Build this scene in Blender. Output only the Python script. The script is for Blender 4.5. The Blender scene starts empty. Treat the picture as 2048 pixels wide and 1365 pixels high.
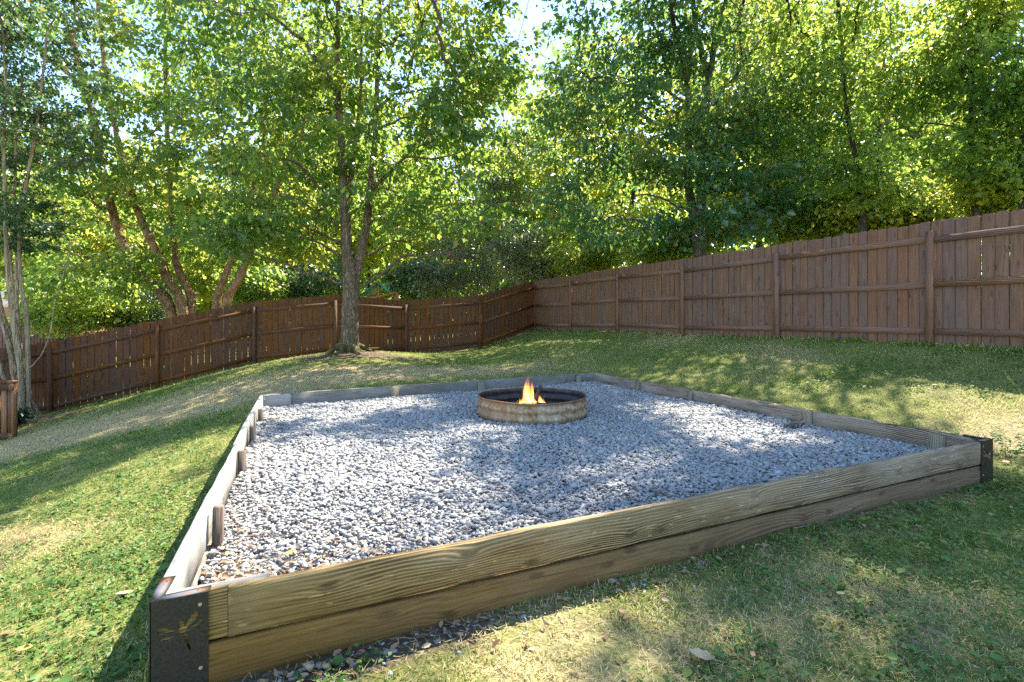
import bpy, bmesh, math, random
import numpy as np
from mathutils import Vector, Matrix

random.seed(7)
RNG = np.random.default_rng(7)
scene = bpy.context.scene
COL = scene.collection

# ---------------------------------------------------------------- camera, sky, sun, exposure
EYE, F, HOR, CX = 1.4, 1030.0, 630.0, 1024.0          # eye height, focal length in photo pixels, horizon row
cam_d = bpy.data.cameras.new('camera')
cam_d.sensor_width = 36.0
cam_d.lens = F / 2048.0 * 36.0
cam_d.shift_y = (HOR - 682.5) / 2048.0
cam_d.clip_start, cam_d.clip_end = 0.05, 1000.0
cam = bpy.data.objects.new('camera', cam_d)
cam.location = (0, 0, EYE)
cam.rotation_euler = (math.radians(90), 0, 0)
COL.objects.link(cam)
scene.camera = cam

SUN_EL, SUN_AZ = math.radians(52), math.radians(31.5)  # azimuth clockwise from +Y
SUN = np.array([math.sin(SUN_AZ) * math.cos(SUN_EL), math.cos(SUN_AZ) * math.cos(SUN_EL), math.sin(SUN_EL)])
world = bpy.data.worlds.new('World')
scene.world = world
world.use_nodes = True
wn = world.node_tree
wn.nodes.clear()
sky = wn.nodes.new('ShaderNodeTexSky')
sky.sky_type = 'NISHITA'
sky.sun_disc = False
sky.sun_elevation, sky.sun_rotation = SUN_EL, SUN_AZ
sky.altitude = 1200.0
sky.air_density, sky.dust_density, sky.ozone_density = 1.0, 0.05, 2.0
bg = wn.nodes.new('ShaderNodeBackground')
bg.inputs['Strength'].default_value = 0.145
wo = wn.nodes.new('ShaderNodeOutputWorld')
wn.links.new(sky.outputs[0], bg.inputs['Color'])
wn.links.new(bg.outputs[0], wo.inputs['Surface'])
sd = bpy.data.lights.new('sun', 'SUN')
sd.energy, sd.angle, sd.color = 4.8, math.radians(0.5), (1.0, 0.93, 0.82)
so = bpy.data.objects.new('sun', sd)
so.rotation_euler = Vector(SUN).to_track_quat('Z', 'Y').to_euler()
so.location = (0, 0, 30)
COL.objects.link(so)
scene.view_settings.view_transform = 'Standard'
scene.view_settings.look = 'None'
scene.view_settings.exposure = 2.1
scene.view_settings.gamma = 1.0
scene.view_settings.use_curve_mapping = False
cy = scene.cycles
cy.max_bounces, cy.diffuse_bounces, cy.glossy_bounces = 10, 8, 2
cy.transmission_bounces, cy.transparent_max_bounces, cy.volume_bounces = 6, 4, 0
cy.sample_clamp_indirect = 6.0
cy.use_denoising = False
cy.caustics_reflective = cy.caustics_refractive = False

# ---------------------------------------------------------------- small helpers
def P(x, y, Z):
    """point of the place seen at photo pixel (x, y) at distance Z"""
    return np.array([(x - CX) / F * Z, Z, EYE - (y - HOR) / F * Z])

def to_px(p):
    p = np.asarray(p, float)
    Yd = np.maximum(p[..., 1], 0.05)
    return CX + F * p[..., 0] / Yd, HOR + F * (EYE - p[..., 2]) / Yd

def _hash(ix, iy, iz, seed):
    h = (ix * 374761393 + iy * 668265263 + iz * 2147483647 + seed * 1274126177) & 0xFFFFFFFF
    h = ((h ^ (h >> 13)) * 1274126177) & 0xFFFFFFFF
    h = ((h ^ (h >> 16)) * 2246822519) & 0xFFFFFFFF
    return ((h ^ (h >> 15)) & 0xFFFFFF) / float(0xFFFFFF)

def vnoise(x, y, z=None, seed=0):
    x = np.asarray(x, float); y = np.asarray(y, float)
    z = np.zeros_like(x) if z is None else np.asarray(z, float)
    fx, fy, fz = np.floor(x), np.floor(y), np.floor(z)
    tx, ty, tz = x - fx, y - fy, z - fz
    tx, ty, tz = (t * t * (3 - 2 * t) for t in (tx, ty, tz))
    ix, iy, iz = fx.astype(np.int64), fy.astype(np.int64), fz.astype(np.int64)
    r = 0
    for a in (0, 1):
        for b in (0, 1):
            for c in (0, 1):
                w = (tx if a else 1 - tx) * (ty if b else 1 - ty) * (tz if c else 1 - tz)
                r = r + w * _hash(ix + a, iy + b, iz + c, seed)
    return r

def fbm(x, y, seed=0, octv=3):
    r, a, s = 0, 0.5, 0
    for k in range(octv):
        r = r + a * vnoise(np.asarray(x) * 2 ** k, np.asarray(y) * 2 ** k, None, seed + k); s += a; a *= 0.5
    return r / s

def tag(o, label=None, cat=None, group=None, kind=None):
    if label: o['label'] = label
    if cat: o['category'] = cat
    if group: o['group'] = group
    if kind: o['kind'] = kind
    return o

def empty(name, loc, label=None, cat=None, group=None):
    o = bpy.data.objects.new(name, None)
    o.location = tuple(float(v) for v in loc)
    o.empty_display_size = 0.2
    COL.objects.link(o)
    return tag(o, label, cat, group)

def mesh_np(name, V, faces, mats, attr=None, smooth=False, mi=None):
    """V (n,3); faces: list of int arrays (m,k)"""
    V = np.asarray(V, np.float32)
    me = bpy.data.meshes.new(name)
    faces = [np.asarray(f, np.int32) for f in faces if len(f)]
    nl = sum(f.size for f in faces); npol = sum(len(f) for f in faces)
    me.vertices.add(len(V)); me.vertices.foreach_set('co', V.ravel())
    me.loops.add(nl); me.loops.foreach_set('vertex_index', np.concatenate([f.ravel() for f in faces]))
    me.polygons.add(npol)
    tot = np.concatenate([np.full(len(f), f.shape[1], np.int32) for f in faces])
    st = np.concatenate([[0], np.cumsum(tot)[:-1]]).astype(np.int32)
    me.polygons.foreach_set('loop_start', st)
    if smooth: me.polygons.foreach_set('use_smooth', np.ones(npol, bool))
    for m in (mats if isinstance(mats, (list, tuple)) else [mats]): me.materials.append(m)
    if mi is not None: me.polygons.foreach_set('material_index', np.asarray(mi, np.int32))
    for k, v in (attr or {}).items():
        a = me.attributes.new(k, 'FLOAT', 'POINT'); a.data.foreach_set('value', np.asarray(v, np.float32))
    me.update(calc_edges=True)
    return me

def link(name, me, parent=None, loc=None, rot=None):
    o = bpy.data.objects.new(name, me)
    COL.objects.link(o)
    if parent is not None: o.parent = parent
    if loc is not None: o.location = tuple(float(v) for v in loc)
    if rot is not None: o.rotation_euler = rot
    return o

class Geo:
    """collects tubes and boxes into one mesh"""
    def __init__(s): s.V, s.Q, s.T, s.n, s.A = [], [], [], 0, []
    def add(s, V, Q=None, T=None, a=0.0):
        V = np.asarray(V, float); s.V.append(V)
        if Q is not None and len(Q): s.Q.append(np.asarray(Q, np.int64) + s.n)
        if T is not None and len(T): s.T.append(np.asarray(T, np.int64) + s.n)
        s.A.append(np.full(len(V), a)); s.n += len(V)
    def tube(s, pts, rad, k=6, cap=True, wob=0.0, seed=0):
        pts = np.asarray(pts, float); n = len(pts)
        rad = np.broadcast_to(np.asarray(rad, float), (n,))
        d = np.gradient(pts, axis=0); d /= np.linalg.norm(d, axis=1)[:, None] + 1e-9
        ref = np.array([0., 0, 1]) if abs(d[0][2]) < 0.8 else np.array([0., 1, 0])
        u = np.cross(d, ref); u /= np.linalg.norm(u, axis=1)[:, None] + 1e-9
        w = np.cross(d, u)
        th = np.arange(k) / k * 2 * math.pi
        rr = rad[:, None] * np.ones((1, k))
        if wob:
            i, j = np.meshgrid(np.arange(n), np.arange(k), indexing='ij')
            rr = rr * (1 + wob * (vnoise(i * 0.55 + 7.3, np.cos(th)[None, :] * 1.7 + 9 + 0 * i, np.sin(th)[None, :] * 1.7 + 5 + 0 * i, seed) * 2 - 1))
        V = pts[:, None, :] + rr[..., None] * (np.cos(th)[None, :, None] * u[:, None, :] + np.sin(th)[None, :, None] * w[:, None, :])
        i = np.arange(n - 1)[:, None] * k; j = np.arange(k)[None, :]; j2 = (j + 1) % k
        Q = np.stack([i + j, i + j2, i + k + j2, i + k + j], -1).reshape(-1, 4)
        T = []
        V = V.reshape(-1, 3)
        if cap and k > 3:
            T = [[(n - 1) * k + a, (n - 1) * k + a + 1, (n - 1) * k] for a in range(1, k - 1)]
        s.add(V, Q, T)
    def box(s, lo, hi):
        x0, y0, z0 = lo; x1, y1, z1 = hi
        V = [(x0, y0, z0), (x1, y0, z0), (x1, y1, z0), (x0, y1, z0), (x0, y0, z1), (x1, y0, z1), (x1, y1, z1), (x0, y1, z1)]
        s.add(V, [(0, 3, 2, 1), (4, 5, 6, 7), (0, 1, 5, 4), (1, 2, 6, 5), (2, 3, 7, 6), (3, 0, 4, 7)])
    def mesh(s, name, mats, smooth=False, attr=None):
        f = []
        if s.Q: f.append(np.concatenate(s.Q))
        if s.T: f.append(np.concatenate(s.T))
        return mesh_np(name, np.concatenate(s.V), f, mats, attr, smooth)

def smooth_path(pts, rad, step):
    """Catmull-Rom through the points, resampled"""
    pts = np.asarray(pts, float); rad = np.asarray(rad, float)
    q = np.vstack([2 * pts[0] - pts[1], pts, 2 * pts[-1] - pts[-2]])
    out, ro = [], []
    for i in range(len(pts) - 1):
        m = max(1, int(round(np.linalg.norm(pts[i + 1] - pts[i]) / step)))
        for t in np.arange(m) / m:
            a, b, c, d = q[i:i + 4]
            out.append(0.5 * (2 * b + (c - a) * t + (2 * a - 5 * b + 4 * c - d) * t * t + (-a + 3 * b - 3 * c + d) * t ** 3))
            ro.append(rad[i] * (1 - t) + rad[i + 1] * t)
    out.append(pts[-1]); ro.append(rad[-1])
    return np.array(out), np.array(ro)

# ---------------------------------------------------------------- materials
class NT:
    def __init__(s, name):
        s.m = bpy.data.materials.new(name); s.m.use_nodes = True
        s.t = s.m.node_tree; s.t.nodes.clear()
        s.out = s.t.nodes.new('ShaderNodeOutputMaterial')
    def n(s, typ, ins=None, **kw):
        nd = s.t.nodes.new('ShaderNode' + typ)
        for k, v in kw.items(): setattr(nd, k, v)
        for k, v in (ins or {}).items(): s.put(nd.inputs[k], v)
        return nd
    def put(s, sock, v):
        if isinstance(v, bpy.types.NodeSocket): s.t.links.new(v, sock)
        elif isinstance(v, bpy.types.Node): s.t.links.new(v.outputs[0], sock)
        else: sock.default_value = v
    def ramp(s, fac, stops):
        r = s.n('ValToRGB'); s.put(r.inputs[0], fac)
        e = r.color_ramp.elements
        while len(e) < len(stops): e.new(0.5)
        for i, (p, c) in enumerate(stops):
            e[i].position = p; e[i].color = (*c, 1) if len(c) == 3 else c
        return r.outputs[0]
    def mix(s, fac, a, b, blend='MIX'):
        m = s.n('Mix', data_type='RGBA', blend_type=blend)
        s.put(m.inputs[0], fac); s.put(m.inputs[6], a if not isinstance(a, tuple) else (*a, 1)); s.put(m.inputs[7], b if not isinstance(b, tuple) else (*b, 1))
        return m.outputs[2]
    def math(s, op, a, b=0.0, c=0.0):
        m = s.n('Math', operation=op); s.put(m.inputs[0], a); s.put(m.inputs[1], b); s.put(m.inputs[2], c)
        return m.outputs[0]
    def noise(s, vec, scale, detail=4.0, rough=0.55, dist=0.0):
        return s.n('TexNoise', {'Vector': vec, 'Scale': scale, 'Detail': detail, 'Roughness': rough, 'Distortion': dist}).outputs[0]
    def mapping(s, vec, scale, loc=(0, 0, 0)):
        return s.n('Mapping', {'Vector': vec, 'Scale': scale, 'Location': loc}).outputs[0]
    def coord(s, which='Object'): return s.n('TexCoord').outputs[which]
    def attr(s, name): return s.n('Attribute', attribute_name=name).outputs['Fac']
    def rnd(s): return s.n('ObjectInfo').outputs['Random']
    def bump(s, h, strength, dist=0.01): return s.n('Bump', {'Height': h, 'Strength': strength, 'Distance': dist}).outputs[0]
    def bsdf(s, col, rough=0.8, normal=None, spec=0.3, metal=0.0):
        b = s.n('BsdfPrincipled'); s.put(b.inputs['Base Color'], (*col, 1) if isinstance(col, tuple) else col)
        s.put(b.inputs['Roughness'], rough); s.put(b.inputs['Metallic'], metal); s.put(b.inputs['Specular IOR Level'], spec)
        if normal is not None: s.put(b.inputs['Normal'], normal)
        return b.outputs[0]
    def done(s, surf): s.t.links.new(surf, s.out.inputs['Surface']); return s.m

def leaf_mat(name, stops, trans, tw=0.5, rough=0.42, spec=0.45):
    tw += .08
    stops = [(p, tuple(v * 1.25 for v in c)) for p, c in stops]; trans = [(p, (min(.8, c[0] * 1.3), min(.8, c[1] * 1.3), c[2] * 1.6 + .02)) for p, c in trans]; rough -= .08; spec += .2
    n = NT(name)
    t = n.attr('t')
    c = n.ramp(t, stops)
    tc = n.ramp(t, trans)
    a = n.bsdf(c, rough, None, spec)
    b = n.n('BsdfTranslucent', {'Color': tc}).outputs[0]
    return n.done(n.n('MixShader', {0: tw, 1: a, 2: b}).outputs[0])

def wood_mat(name, dark, mid, light, grain=1.0, bump=0.35, rough=0.85, var=0.25, knots=True, tint2=None, tintw=0.0, ax='X', ring=.22, warm=None, fleck=False):
    """boards whose local X (or Z) is the grain direction"""
    n = NT(name)
    co = n.coord('Object')
    r = n.rnd()
    off = n.n('CombineXYZ', {0: n.math('MULTIPLY', r, 37.0), 1: n.math('MULTIPLY', r, 11.0), 2: n.math('MULTIPLY', r, 23.0)}).outputs[0]
    v = n.n('VectorMath', {0: co, 1: off}, operation='ADD').outputs[0]
    lo = (.8, 5.0, 5.0) if ax == 'X' else (5.0, 5.0, .8)
    fi = (3.0, 60.0, 60.0) if ax == 'X' else (60.0, 60.0, 3.0)
    kn = (2.8, 1.0, 7.0) if ax == 'X' else (7.0, 1.0, 2.4)
    sx = n.n('SeparateXYZ', {0: v}).outputs
    across = n.math('ADD', sx[2] if ax == 'X' else sx[0], n.math('MULTIPLY', sx[1], 0.6))
    warp = n.noise(n.mapping(v, lo), 1.1, 3.0, 0.45)
    kv = n.n('TexVoronoi', {'Vector': n.n('CombineXYZ', {0: n.math('MULTIPLY', sx[0], kn[0]), 1: n.math('MULTIPLY', sx[2], kn[2])}).outputs[0], 'Scale': 0.75, 'Randomness': 1.0}, voronoi_dimensions='2D').outputs['Distance']
    kmask = n.ramp(kv, [(0.0, (1, 1, 1)), (0.07, (.75, .75, .75)), (0.11, (0, 0, 0))])
    bulge = n.math('MULTIPLY', n.math('EXPONENT', n.math('MULTIPLY', kv, -5.0)), 16.0 if knots else 2.0)
    ph = n.math('ADD', n.math('ADD', n.math('MULTIPLY', across, 430.0 * grain), n.math('MULTIPLY', warp, 44.0)), bulge)
    irr = n.math('MULTIPLY_ADD', n.noise(n.mapping(v, (1.3, 6, 6) if ax == 'X' else (6, 6, 1.3)), 1.0, 2.0), 3.2, -1.0)
    irr = n.math('MINIMUM', n.math('MAXIMUM', irr, .05), 1.4)
    w1 = n.math('POWER', n.math('MULTIPLY_ADD', n.math('SINE', ph), 0.5, 0.5), 1.6)
    fine = n.noise(n.mapping(v, fi), 1.0, 6.0, 0.65)
    blot = n.noise(n.mapping(v, (2.2, 9, 9) if ax == 'X' else (9, 9, 2.2)), 1.0, 4.0, 0.6)
    g = n.math('ADD', n.math('ADD', n.math('MULTIPLY', n.math('MULTIPLY', n.math('SUBTRACT', w1, .35), irr), ring * 1.7), n.math('MULTIPLY', fine, 0.5)), n.math('MULTIPLY', blot, 0.45 - ring * .5))
    c = n.ramp(g, [(0.28, dark), (0.5, mid), (0.78, light)])
    if fleck:
        fl = n.ramp(n.noise(n.mapping(v, (11, 70, 70)), 1.0, 2.0, .5), [(.66, (0, 0, 0)), (.72, (1, 1, 1))])
        c = n.mix(n.math('MULTIPLY', fl, .6), c, tuple(min(.62, x * 1.6) for x in light))
    ck = n.noise(n.mapping(v, (.9, 22, 22) if ax == 'X' else (22, 22, .9)), 1.0, 3.0, .5, .3)
    ck = n.math('MULTIPLY', n.ramp(n.math('ABSOLUTE', n.math('SUBTRACT', ck, .5)), [(.0, (1, 1, 1)), (.018, (0, 0, 0))]), n.ramp(blot, [(.45, (0, 0, 0)), (.6, (1, 1, 1))]))
    c = n.mix(n.math('MULTIPLY', ck, .8), c, tuple(x * .35 for x in dark))
    if knots: c = n.mix(n.math('MULTIPLY', kmask, 0.65), c, tuple(x * 0.45 for x in dark))
    big = n.noise(n.mapping(v, (0.9, 2.5, 2.5) if ax == 'X' else (2.5, 2.5, 0.9)), 1.5, 4.0)
    if tint2: c = n.mix(n.math('MULTIPLY', n.ramp(big, [(0.42, (0, 0, 0)), (0.62, (1, 1, 1))]), tintw), c, tint2)
    if warm:  # warm light bounced off sunlit grass, painted in and fading along X
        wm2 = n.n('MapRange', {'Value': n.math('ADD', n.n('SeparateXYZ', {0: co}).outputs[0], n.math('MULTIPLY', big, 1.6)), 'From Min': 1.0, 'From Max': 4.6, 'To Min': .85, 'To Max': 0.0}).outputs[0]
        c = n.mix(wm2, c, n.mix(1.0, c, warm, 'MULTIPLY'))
    hv = n.n('HueSaturation', {'Color': c, 'Value': n.math('MULTIPLY_ADD', r, 2 * var, 1.0 - var), 'Saturation': n.math('MULTIPLY_ADD', r, 0.3, 0.85)}).outputs[0]
    if ax == 'Z':
        ed = n.ramp(n.math('ABSOLUTE', n.n('SeparateXYZ', {0: co}).outputs[0]), [(.0615, (1, 1, 1)), (.068, (.45, .42, .4))])
        hv = n.mix(1.0, hv, ed, 'MULTIPLY')
    nm = n.bump(n.math('ADD', n.math('SUBTRACT', g, n.math('MULTIPLY', ck, .6)), n.math('MULTIPLY', kmask, -0.3)), bump, 0.006)
    return n.done(n.bsdf(hv, rough, nm, 0.2))

def bark_mat(name, dark, light, zs=1.0, sc=14.0, flake=None, flw=0.0, moss=None):
    n = NT(name)
    co = n.coord('Object')
    v = n.mapping(co, (1, 1, 0.22 * zs))
    a = n.noise(v, sc, 6.0, 0.7, 0.6)
    vo = n.n('TexVoronoi', {'Vector': n.n('VectorMath', {0: v, 1: n.n('TexNoise', {'Vector': v, 'Scale': 5.0}).outputs[1]}, operation='ADD').outputs[0], 'Scale': sc * 0.9}, feature='DISTANCE_TO_EDGE').outputs[0]
    h = n.math('ADD', n.math('MULTIPLY', a, 0.7), n.math('MULTIPLY', n.math('MINIMUM', vo, 0.35), 1.6))
    c = n.ramp(h, [(0.25, dark), (0.75, light)])
    if flake:
        fm = n.ramp(n.noise(n.mapping(co, (1, 1, 0.6)), 7.0, 4.0, 0.6), [(0.46, (0, 0, 0)), (0.54, (1, 1, 1))])
        c = n.mix(n.math('MULTIPLY', fm, flw), c, flake)
    if moss:
        z = n.n('SeparateXYZ', {0: co}).outputs[2]
        mm = n.math('MULTIPLY', n.ramp(z, [(0.0, (1, 1, 1)), (0.45, (0, 0, 0))]), n.ramp(n.noise(co, 9.0), [(0.35, (0, 0, 0)), (0.55, (1, 1, 1))]))
        c = n.mix(mm, c, moss)
    return n.done(n.bsdf(c, 0.9, n.bump(h, 1.0, 0.05), 0.15))

def flat_mat(name, c1, c2, scale=12.0, rough=0.75, bump=0.2, metal=0.0, spec=0.3):
    n = NT(name)
    co = n.coord('Object')
    a = n.noise(co, scale, 5.0, 0.6)
    return n.done(n.bsdf(n.ramp(a, [(0.3, c1), (0.7, c2)]), rough, n.bump(a, bump, 0.01), spec, metal))

MAT = {}
MAT['leaf_maple'] = leaf_mat('maple_leaf', [(0.0, (.022, .062, .012)), (.5, (.045, .105, .018)), (.85, (.085, .145, .022)), (1.0, (.22, .18, .03))],
                             [(0.0, (.13, .24, .02)), (.6, (.27, .38, .03)), (1.0, (.52, .46, .05))])
MAT['leaf_birch'] = leaf_mat('birch_leaf', [(0.0, (.035, .08, .014)), (.5, (.07, .13, .02)), (.9, (.12, .17, .025)), (1.0, (.25, .2, .04))],
                             [(0.0, (.16, .28, .025)), (.6, (.3, .41, .04)), (1.0, (.55, .47, .05))])
MAT['leaf_crape'] = leaf_mat('crape_leaf', [(0.0, (.012, .04, .016)), (.6, (.03, .075, .022)), (.95, (.07, .11, .02)), (1.0, (.2, .07, .02))],
                             [(0.0, (.06, .14, .02)), (.8, (.14, .22, .03)), (1.0, (.4, .2, .03))], 0.35)
MAT['leaf_right'] = leaf_mat('silver_maple_leaf', [(0.0, (.02, .068, .028)), (.5, (.035, .098, .036)), (.9, (.075, .14, .035)), (1.0, (.2, .17, .03))],
                             [(0.0, (.11, .24, .035)), (.6, (.23, .36, .04)), (1.0, (.5, .44, .05))], 0.42, 0.36, 0.6)
MAT['leaf_wood'] = leaf_mat('woodland_leaf', [(0.0, (.04, .085, .014)), (.5, (.075, .13, .022)), (.9, (.12, .165, .028)), (1.0, (.22, .17, .03))],
                            [(0.0, (.17, .29, .025)), (.6, (.36, .46, .045)), (1.0, (.6, .5, .06))], .6)
MAT['leaf_olive'] = leaf_mat('olive_leaf', [(0.0, (.06, .085, .042)), (.6, (.13, .155, .07)), (1.0, (.26, .24, .14))],
                             [(0.0, (.2, .27, .08)), (1.0, (.46, .45, .17))], 0.35, 0.35, 0.6)
MAT['leaf_dark'] = leaf_mat('evergreen_leaf', [(0.0, (.022, .058, .022)), (.7, (.05, .1, .035)), (1.0, (.1, .14, .045))],
                            [(0.0, (.1, .17, .04)), (1.0, (.24, .32, .07))], 0.35)
MAT['bark_maple'] = bark_mat('maple_bark', (.022, .015, .009), (.3, .21, .13), 1.0, 15.0, (.27, .24, .16), .2, (.09, .1, .02))
MAT['bark_birch'] = bark_mat('birch_bark', (.07, .03, .014), (.42, .25, .14), 2.0, 9.0, (.46, .29, .17), .5)
MAT['bark_crape'] = bark_mat('crape_bark', (.2, .14, .085), (.42, .32, .2), .5, 7.0, (.4, .29, .17), .5)
MAT['bark_dark'] = bark_mat('woodland_bark', (.02, .016, .012), (.11, .09, .07), 1.0, 12.0)
MAT['bark_grey'] = bark_mat('grey_bark', (.06, .052, .045), (.22, .19, .16), 1.0, 12.0)
MAT['board_front'] = wood_mat('bounce_warmed_front_board', (.085, .058, .034), (.265, .2, .13), (.42, .34, .24), 1.0, .6, .85, .03, True, (.32, .26, .19), .5, 'X', .24, (1.0, .84, .45), True)  # yellowish left end is grass bounce light put into the wood colour
MAT['board_low'] = wood_mat('bounce_warmed_lower_board', (.07, .047, .028), (.18, .13, .08), (.27, .205, .135), .8, .5, .85, .03, True, (.12, .085, .05), .6, 'X', .12, (1.15, .88, .45))  # browner lower board, with the same bounce light painted at its left
MAT['board'] = wood_mat('weathered_board', (.085, .07, .05), (.2, .17, .125), (.34, .3, .235), 1.0, .55, .85, .06, True, (.26, .245, .22), .5)
MAT['board_pale'] = wood_mat('bleached_board', (.22, .195, .16), (.38, .35, .3), (.5, .47, .42), .8, .35, .85, .06, True, (.34, .33, .31), .4)
MAT['board_rot'] = wood_mat('rotting_board', (.08, .055, .038), (.27, .195, .13), (.5, .41, .31), 1.2, .9, .9, .08, False, (.46, .38, .29), .5)
MAT['stake'] = wood_mat('stake_wood', (.075, .055, .042), (.15, .115, .09), (.24, .19, .15), 1.0, .3, .85, .15, False, None, 0, 'Z')
MAT['stake_pale'] = wood_mat('pale_stake_wood', (.13, .1, .065), (.27, .215, .14), (.38, .32, .23), 1.0, .3, .85, .1, False, None, 0, 'Z')
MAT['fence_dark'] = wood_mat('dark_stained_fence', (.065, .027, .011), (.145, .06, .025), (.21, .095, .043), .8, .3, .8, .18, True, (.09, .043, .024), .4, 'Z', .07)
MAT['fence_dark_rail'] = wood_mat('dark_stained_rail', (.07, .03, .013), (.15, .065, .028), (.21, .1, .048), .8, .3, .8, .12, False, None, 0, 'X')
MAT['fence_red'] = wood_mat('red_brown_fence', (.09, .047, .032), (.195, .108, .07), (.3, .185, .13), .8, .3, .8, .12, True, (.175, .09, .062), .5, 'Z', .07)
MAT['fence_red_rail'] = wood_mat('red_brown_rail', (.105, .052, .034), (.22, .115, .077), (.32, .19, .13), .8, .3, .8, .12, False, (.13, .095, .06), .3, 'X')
MAT['cedar'] = wood_mat('orange_cedar', (.2, .085, .035), (.36, .17, .075), (.46, .25, .12), .8, .2, .6, .1, False, None, 0, 'Z')
MAT['play_wood'] = wood_mat('play_set_wood', (.4, .17, .045), (.55, .25, .07), (.62, .31, .1), .8, .2, .6, .05, False, None, 0, 'X')
MAT['char'] = flat_mat('charred_wood', (.012, .011, .01), (.05, .045, .042), 30.0, .9, .6)
MAT['ash'] = flat_mat('ash', (.05, .048, .046), (.2, .19, .18), 25.0, .95, .6)
MAT['tarp'] = flat_mat('green_tarp', (.1, .36, .26), (.13, .42, .31), 3.0, .5, .05)
MAT['tarp_dark'] = flat_mat('green_plastic', (.08, .25, .1), (.1, .28, .12), 3.0, .5, .05)
MAT['flower'] = flat_mat('red_blossom', (.5, .1, .11), (.62, .2, .2), 10.0, .7, .1)
MAT['stone'] = flat_mat('pale_stone', (.3, .29, .27), (.5, .48, .45), 15.0, .85, .3)
MAT['twig'] = flat_mat('twig_bark', (.12, .085, .06), (.26, .2, .15), 40.0, .9, .3)
MAT['iron'] = flat_mat('black_iron', (.012, .012, .013), (.03, .03, .03), 20.0, .5, .1)
MAT['roof'] = flat_mat('roof_shingle_grey', (.09, .085, .08), (.2, .19, .18), 6.0, .9, .4)

def m_metal():
    n = NT('black_painted_steel')
    co = n.coord('Object')
    a = n.noise(co, 90.0, 3.0)
    z = n.n('SeparateXYZ', {0: n.n('NewGeometry').outputs['Normal']}).outputs[2]
    top = n.ramp(z, [(.7, (0, 0, 0)), (.9, (1, 1, 1))])
    base = n.ramp(a, [(.3, (.024, .02, .012)), (.72, (.046, .039, .024))])
    speck = n.ramp(n.n('TexVoronoi', {'Vector': co, 'Scale': 110.0}).outputs['Distance'], [(.0, (1, 1, 1)), (.09, (0, 0, 0))])
    spk = n.math('MULTIPLY', speck, n.ramp(n.noise(co, 45.0), [(.5, (0, 0, 0)), (.6, (1, 1, 1))]))
    base = n.mix(spk, base, (.28, .26, .2))
    rust = n.ramp(n.noise(co, 16.0, 5.0, .6), [(.5, (0, 0, 0)), (.58, (1, 1, 1))])
    topc = n.mix(rust, (.17, .17, .19), (.33, .15, .075))
    c = n.mix(top, base, topc)
    return n.done(n.bsdf(c, .6, n.bump(a, .15, .002), .18))
MAT['steel'] = m_metal()

def m_rust(inner=False):
    n = NT('sooty_steel' if inner else 'rusted_galvanised_steel')
    co = n.coord('Object')
    z = n.n('SeparateXYZ', {0: co}).outputs[2]
    a = n.noise(co, 9.0, 6.0, .65)
    st = n.noise(n.mapping(co, (26, 26, 2.2)), 1.0, 4.0, .6)
    if inner:
        c = n.ramp(a, [(.3, (.012, .01, .01)), (.7, (.055, .042, .042))])
        return n.done(n.bsdf(c, .55, n.bump(a, .3, .01), .4))
    c = n.ramp(n.math('ADD', n.math('MULTIPLY', a, .55), n.math('MULTIPLY', st, .5)), [(.36, (.13, .06, .025)), (.5, (.3, .19, .095)), (.62, (.42, .34, .22)), (.78, (.55, .5, .4))])
    sp = n.ramp(n.noise(co, 46.0, 3.0), [(.58, (0, 0, 0)), (.68, (1, 1, 1))])
    edge = n.ramp(z, [(.0, (0.5, .5, .5)), (.06, (0, 0, 0)), (.17, (0, 0, 0)), (.215, (1, 1, 1))])
    c = n.mix(n.math('MULTIPLY', n.math('MAXIMUM', sp, edge), .65), c, (.12, .05, .022))
    xx = n.n('SeparateXYZ', {0: co}).outputs[0]
    lf = n.ramp(n.math('ADD', xx, n.math('MULTIPLY', a, .6)), [(.0, (1, 1, 1)), (.25, (0, 0, 0))])
    c = n.mix(n.math('MULTIPLY', lf, .4), c, (.3, .14, .06))
    return n.done(n.bsdf(c, .6, n.bump(n.math('ADD', a, st), .25, .006), .35, .1))
MAT['ring'] = m_rust(); MAT['ring_in'] = m_rust(True)

def m_gravel():
    n = NT('crushed_limestone')
    t = n.attr('t')
    a = n.noise(n.coord('Object'), 60.0, 3.0, .6)
    c = n.ramp(n.math('ADD', n.math('MULTIPLY', t, .85), n.math('MULTIPLY', a, .25)), [(.0, (.155, .148, .138)), (.3, (.255, .245, .227)), (.7, (.345, .333, .307)), (1.0, (.5, .483, .445))])
    c = n.mix(n.ramp(t, [(.93, (0, 0, 0)), (.97, (1, 1, 1))]), c, (.36, .27, .19))
    return n.done(n.bsdf(c, .85, n.bump(a, .4, .004), .25))
MAT['gravel'] = m_gravel()
MAT['gravel_under'] = flat_mat('gravel_fines', (.13, .128, .125), (.27, .265, .26), 70.0, .95, .8)

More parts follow.
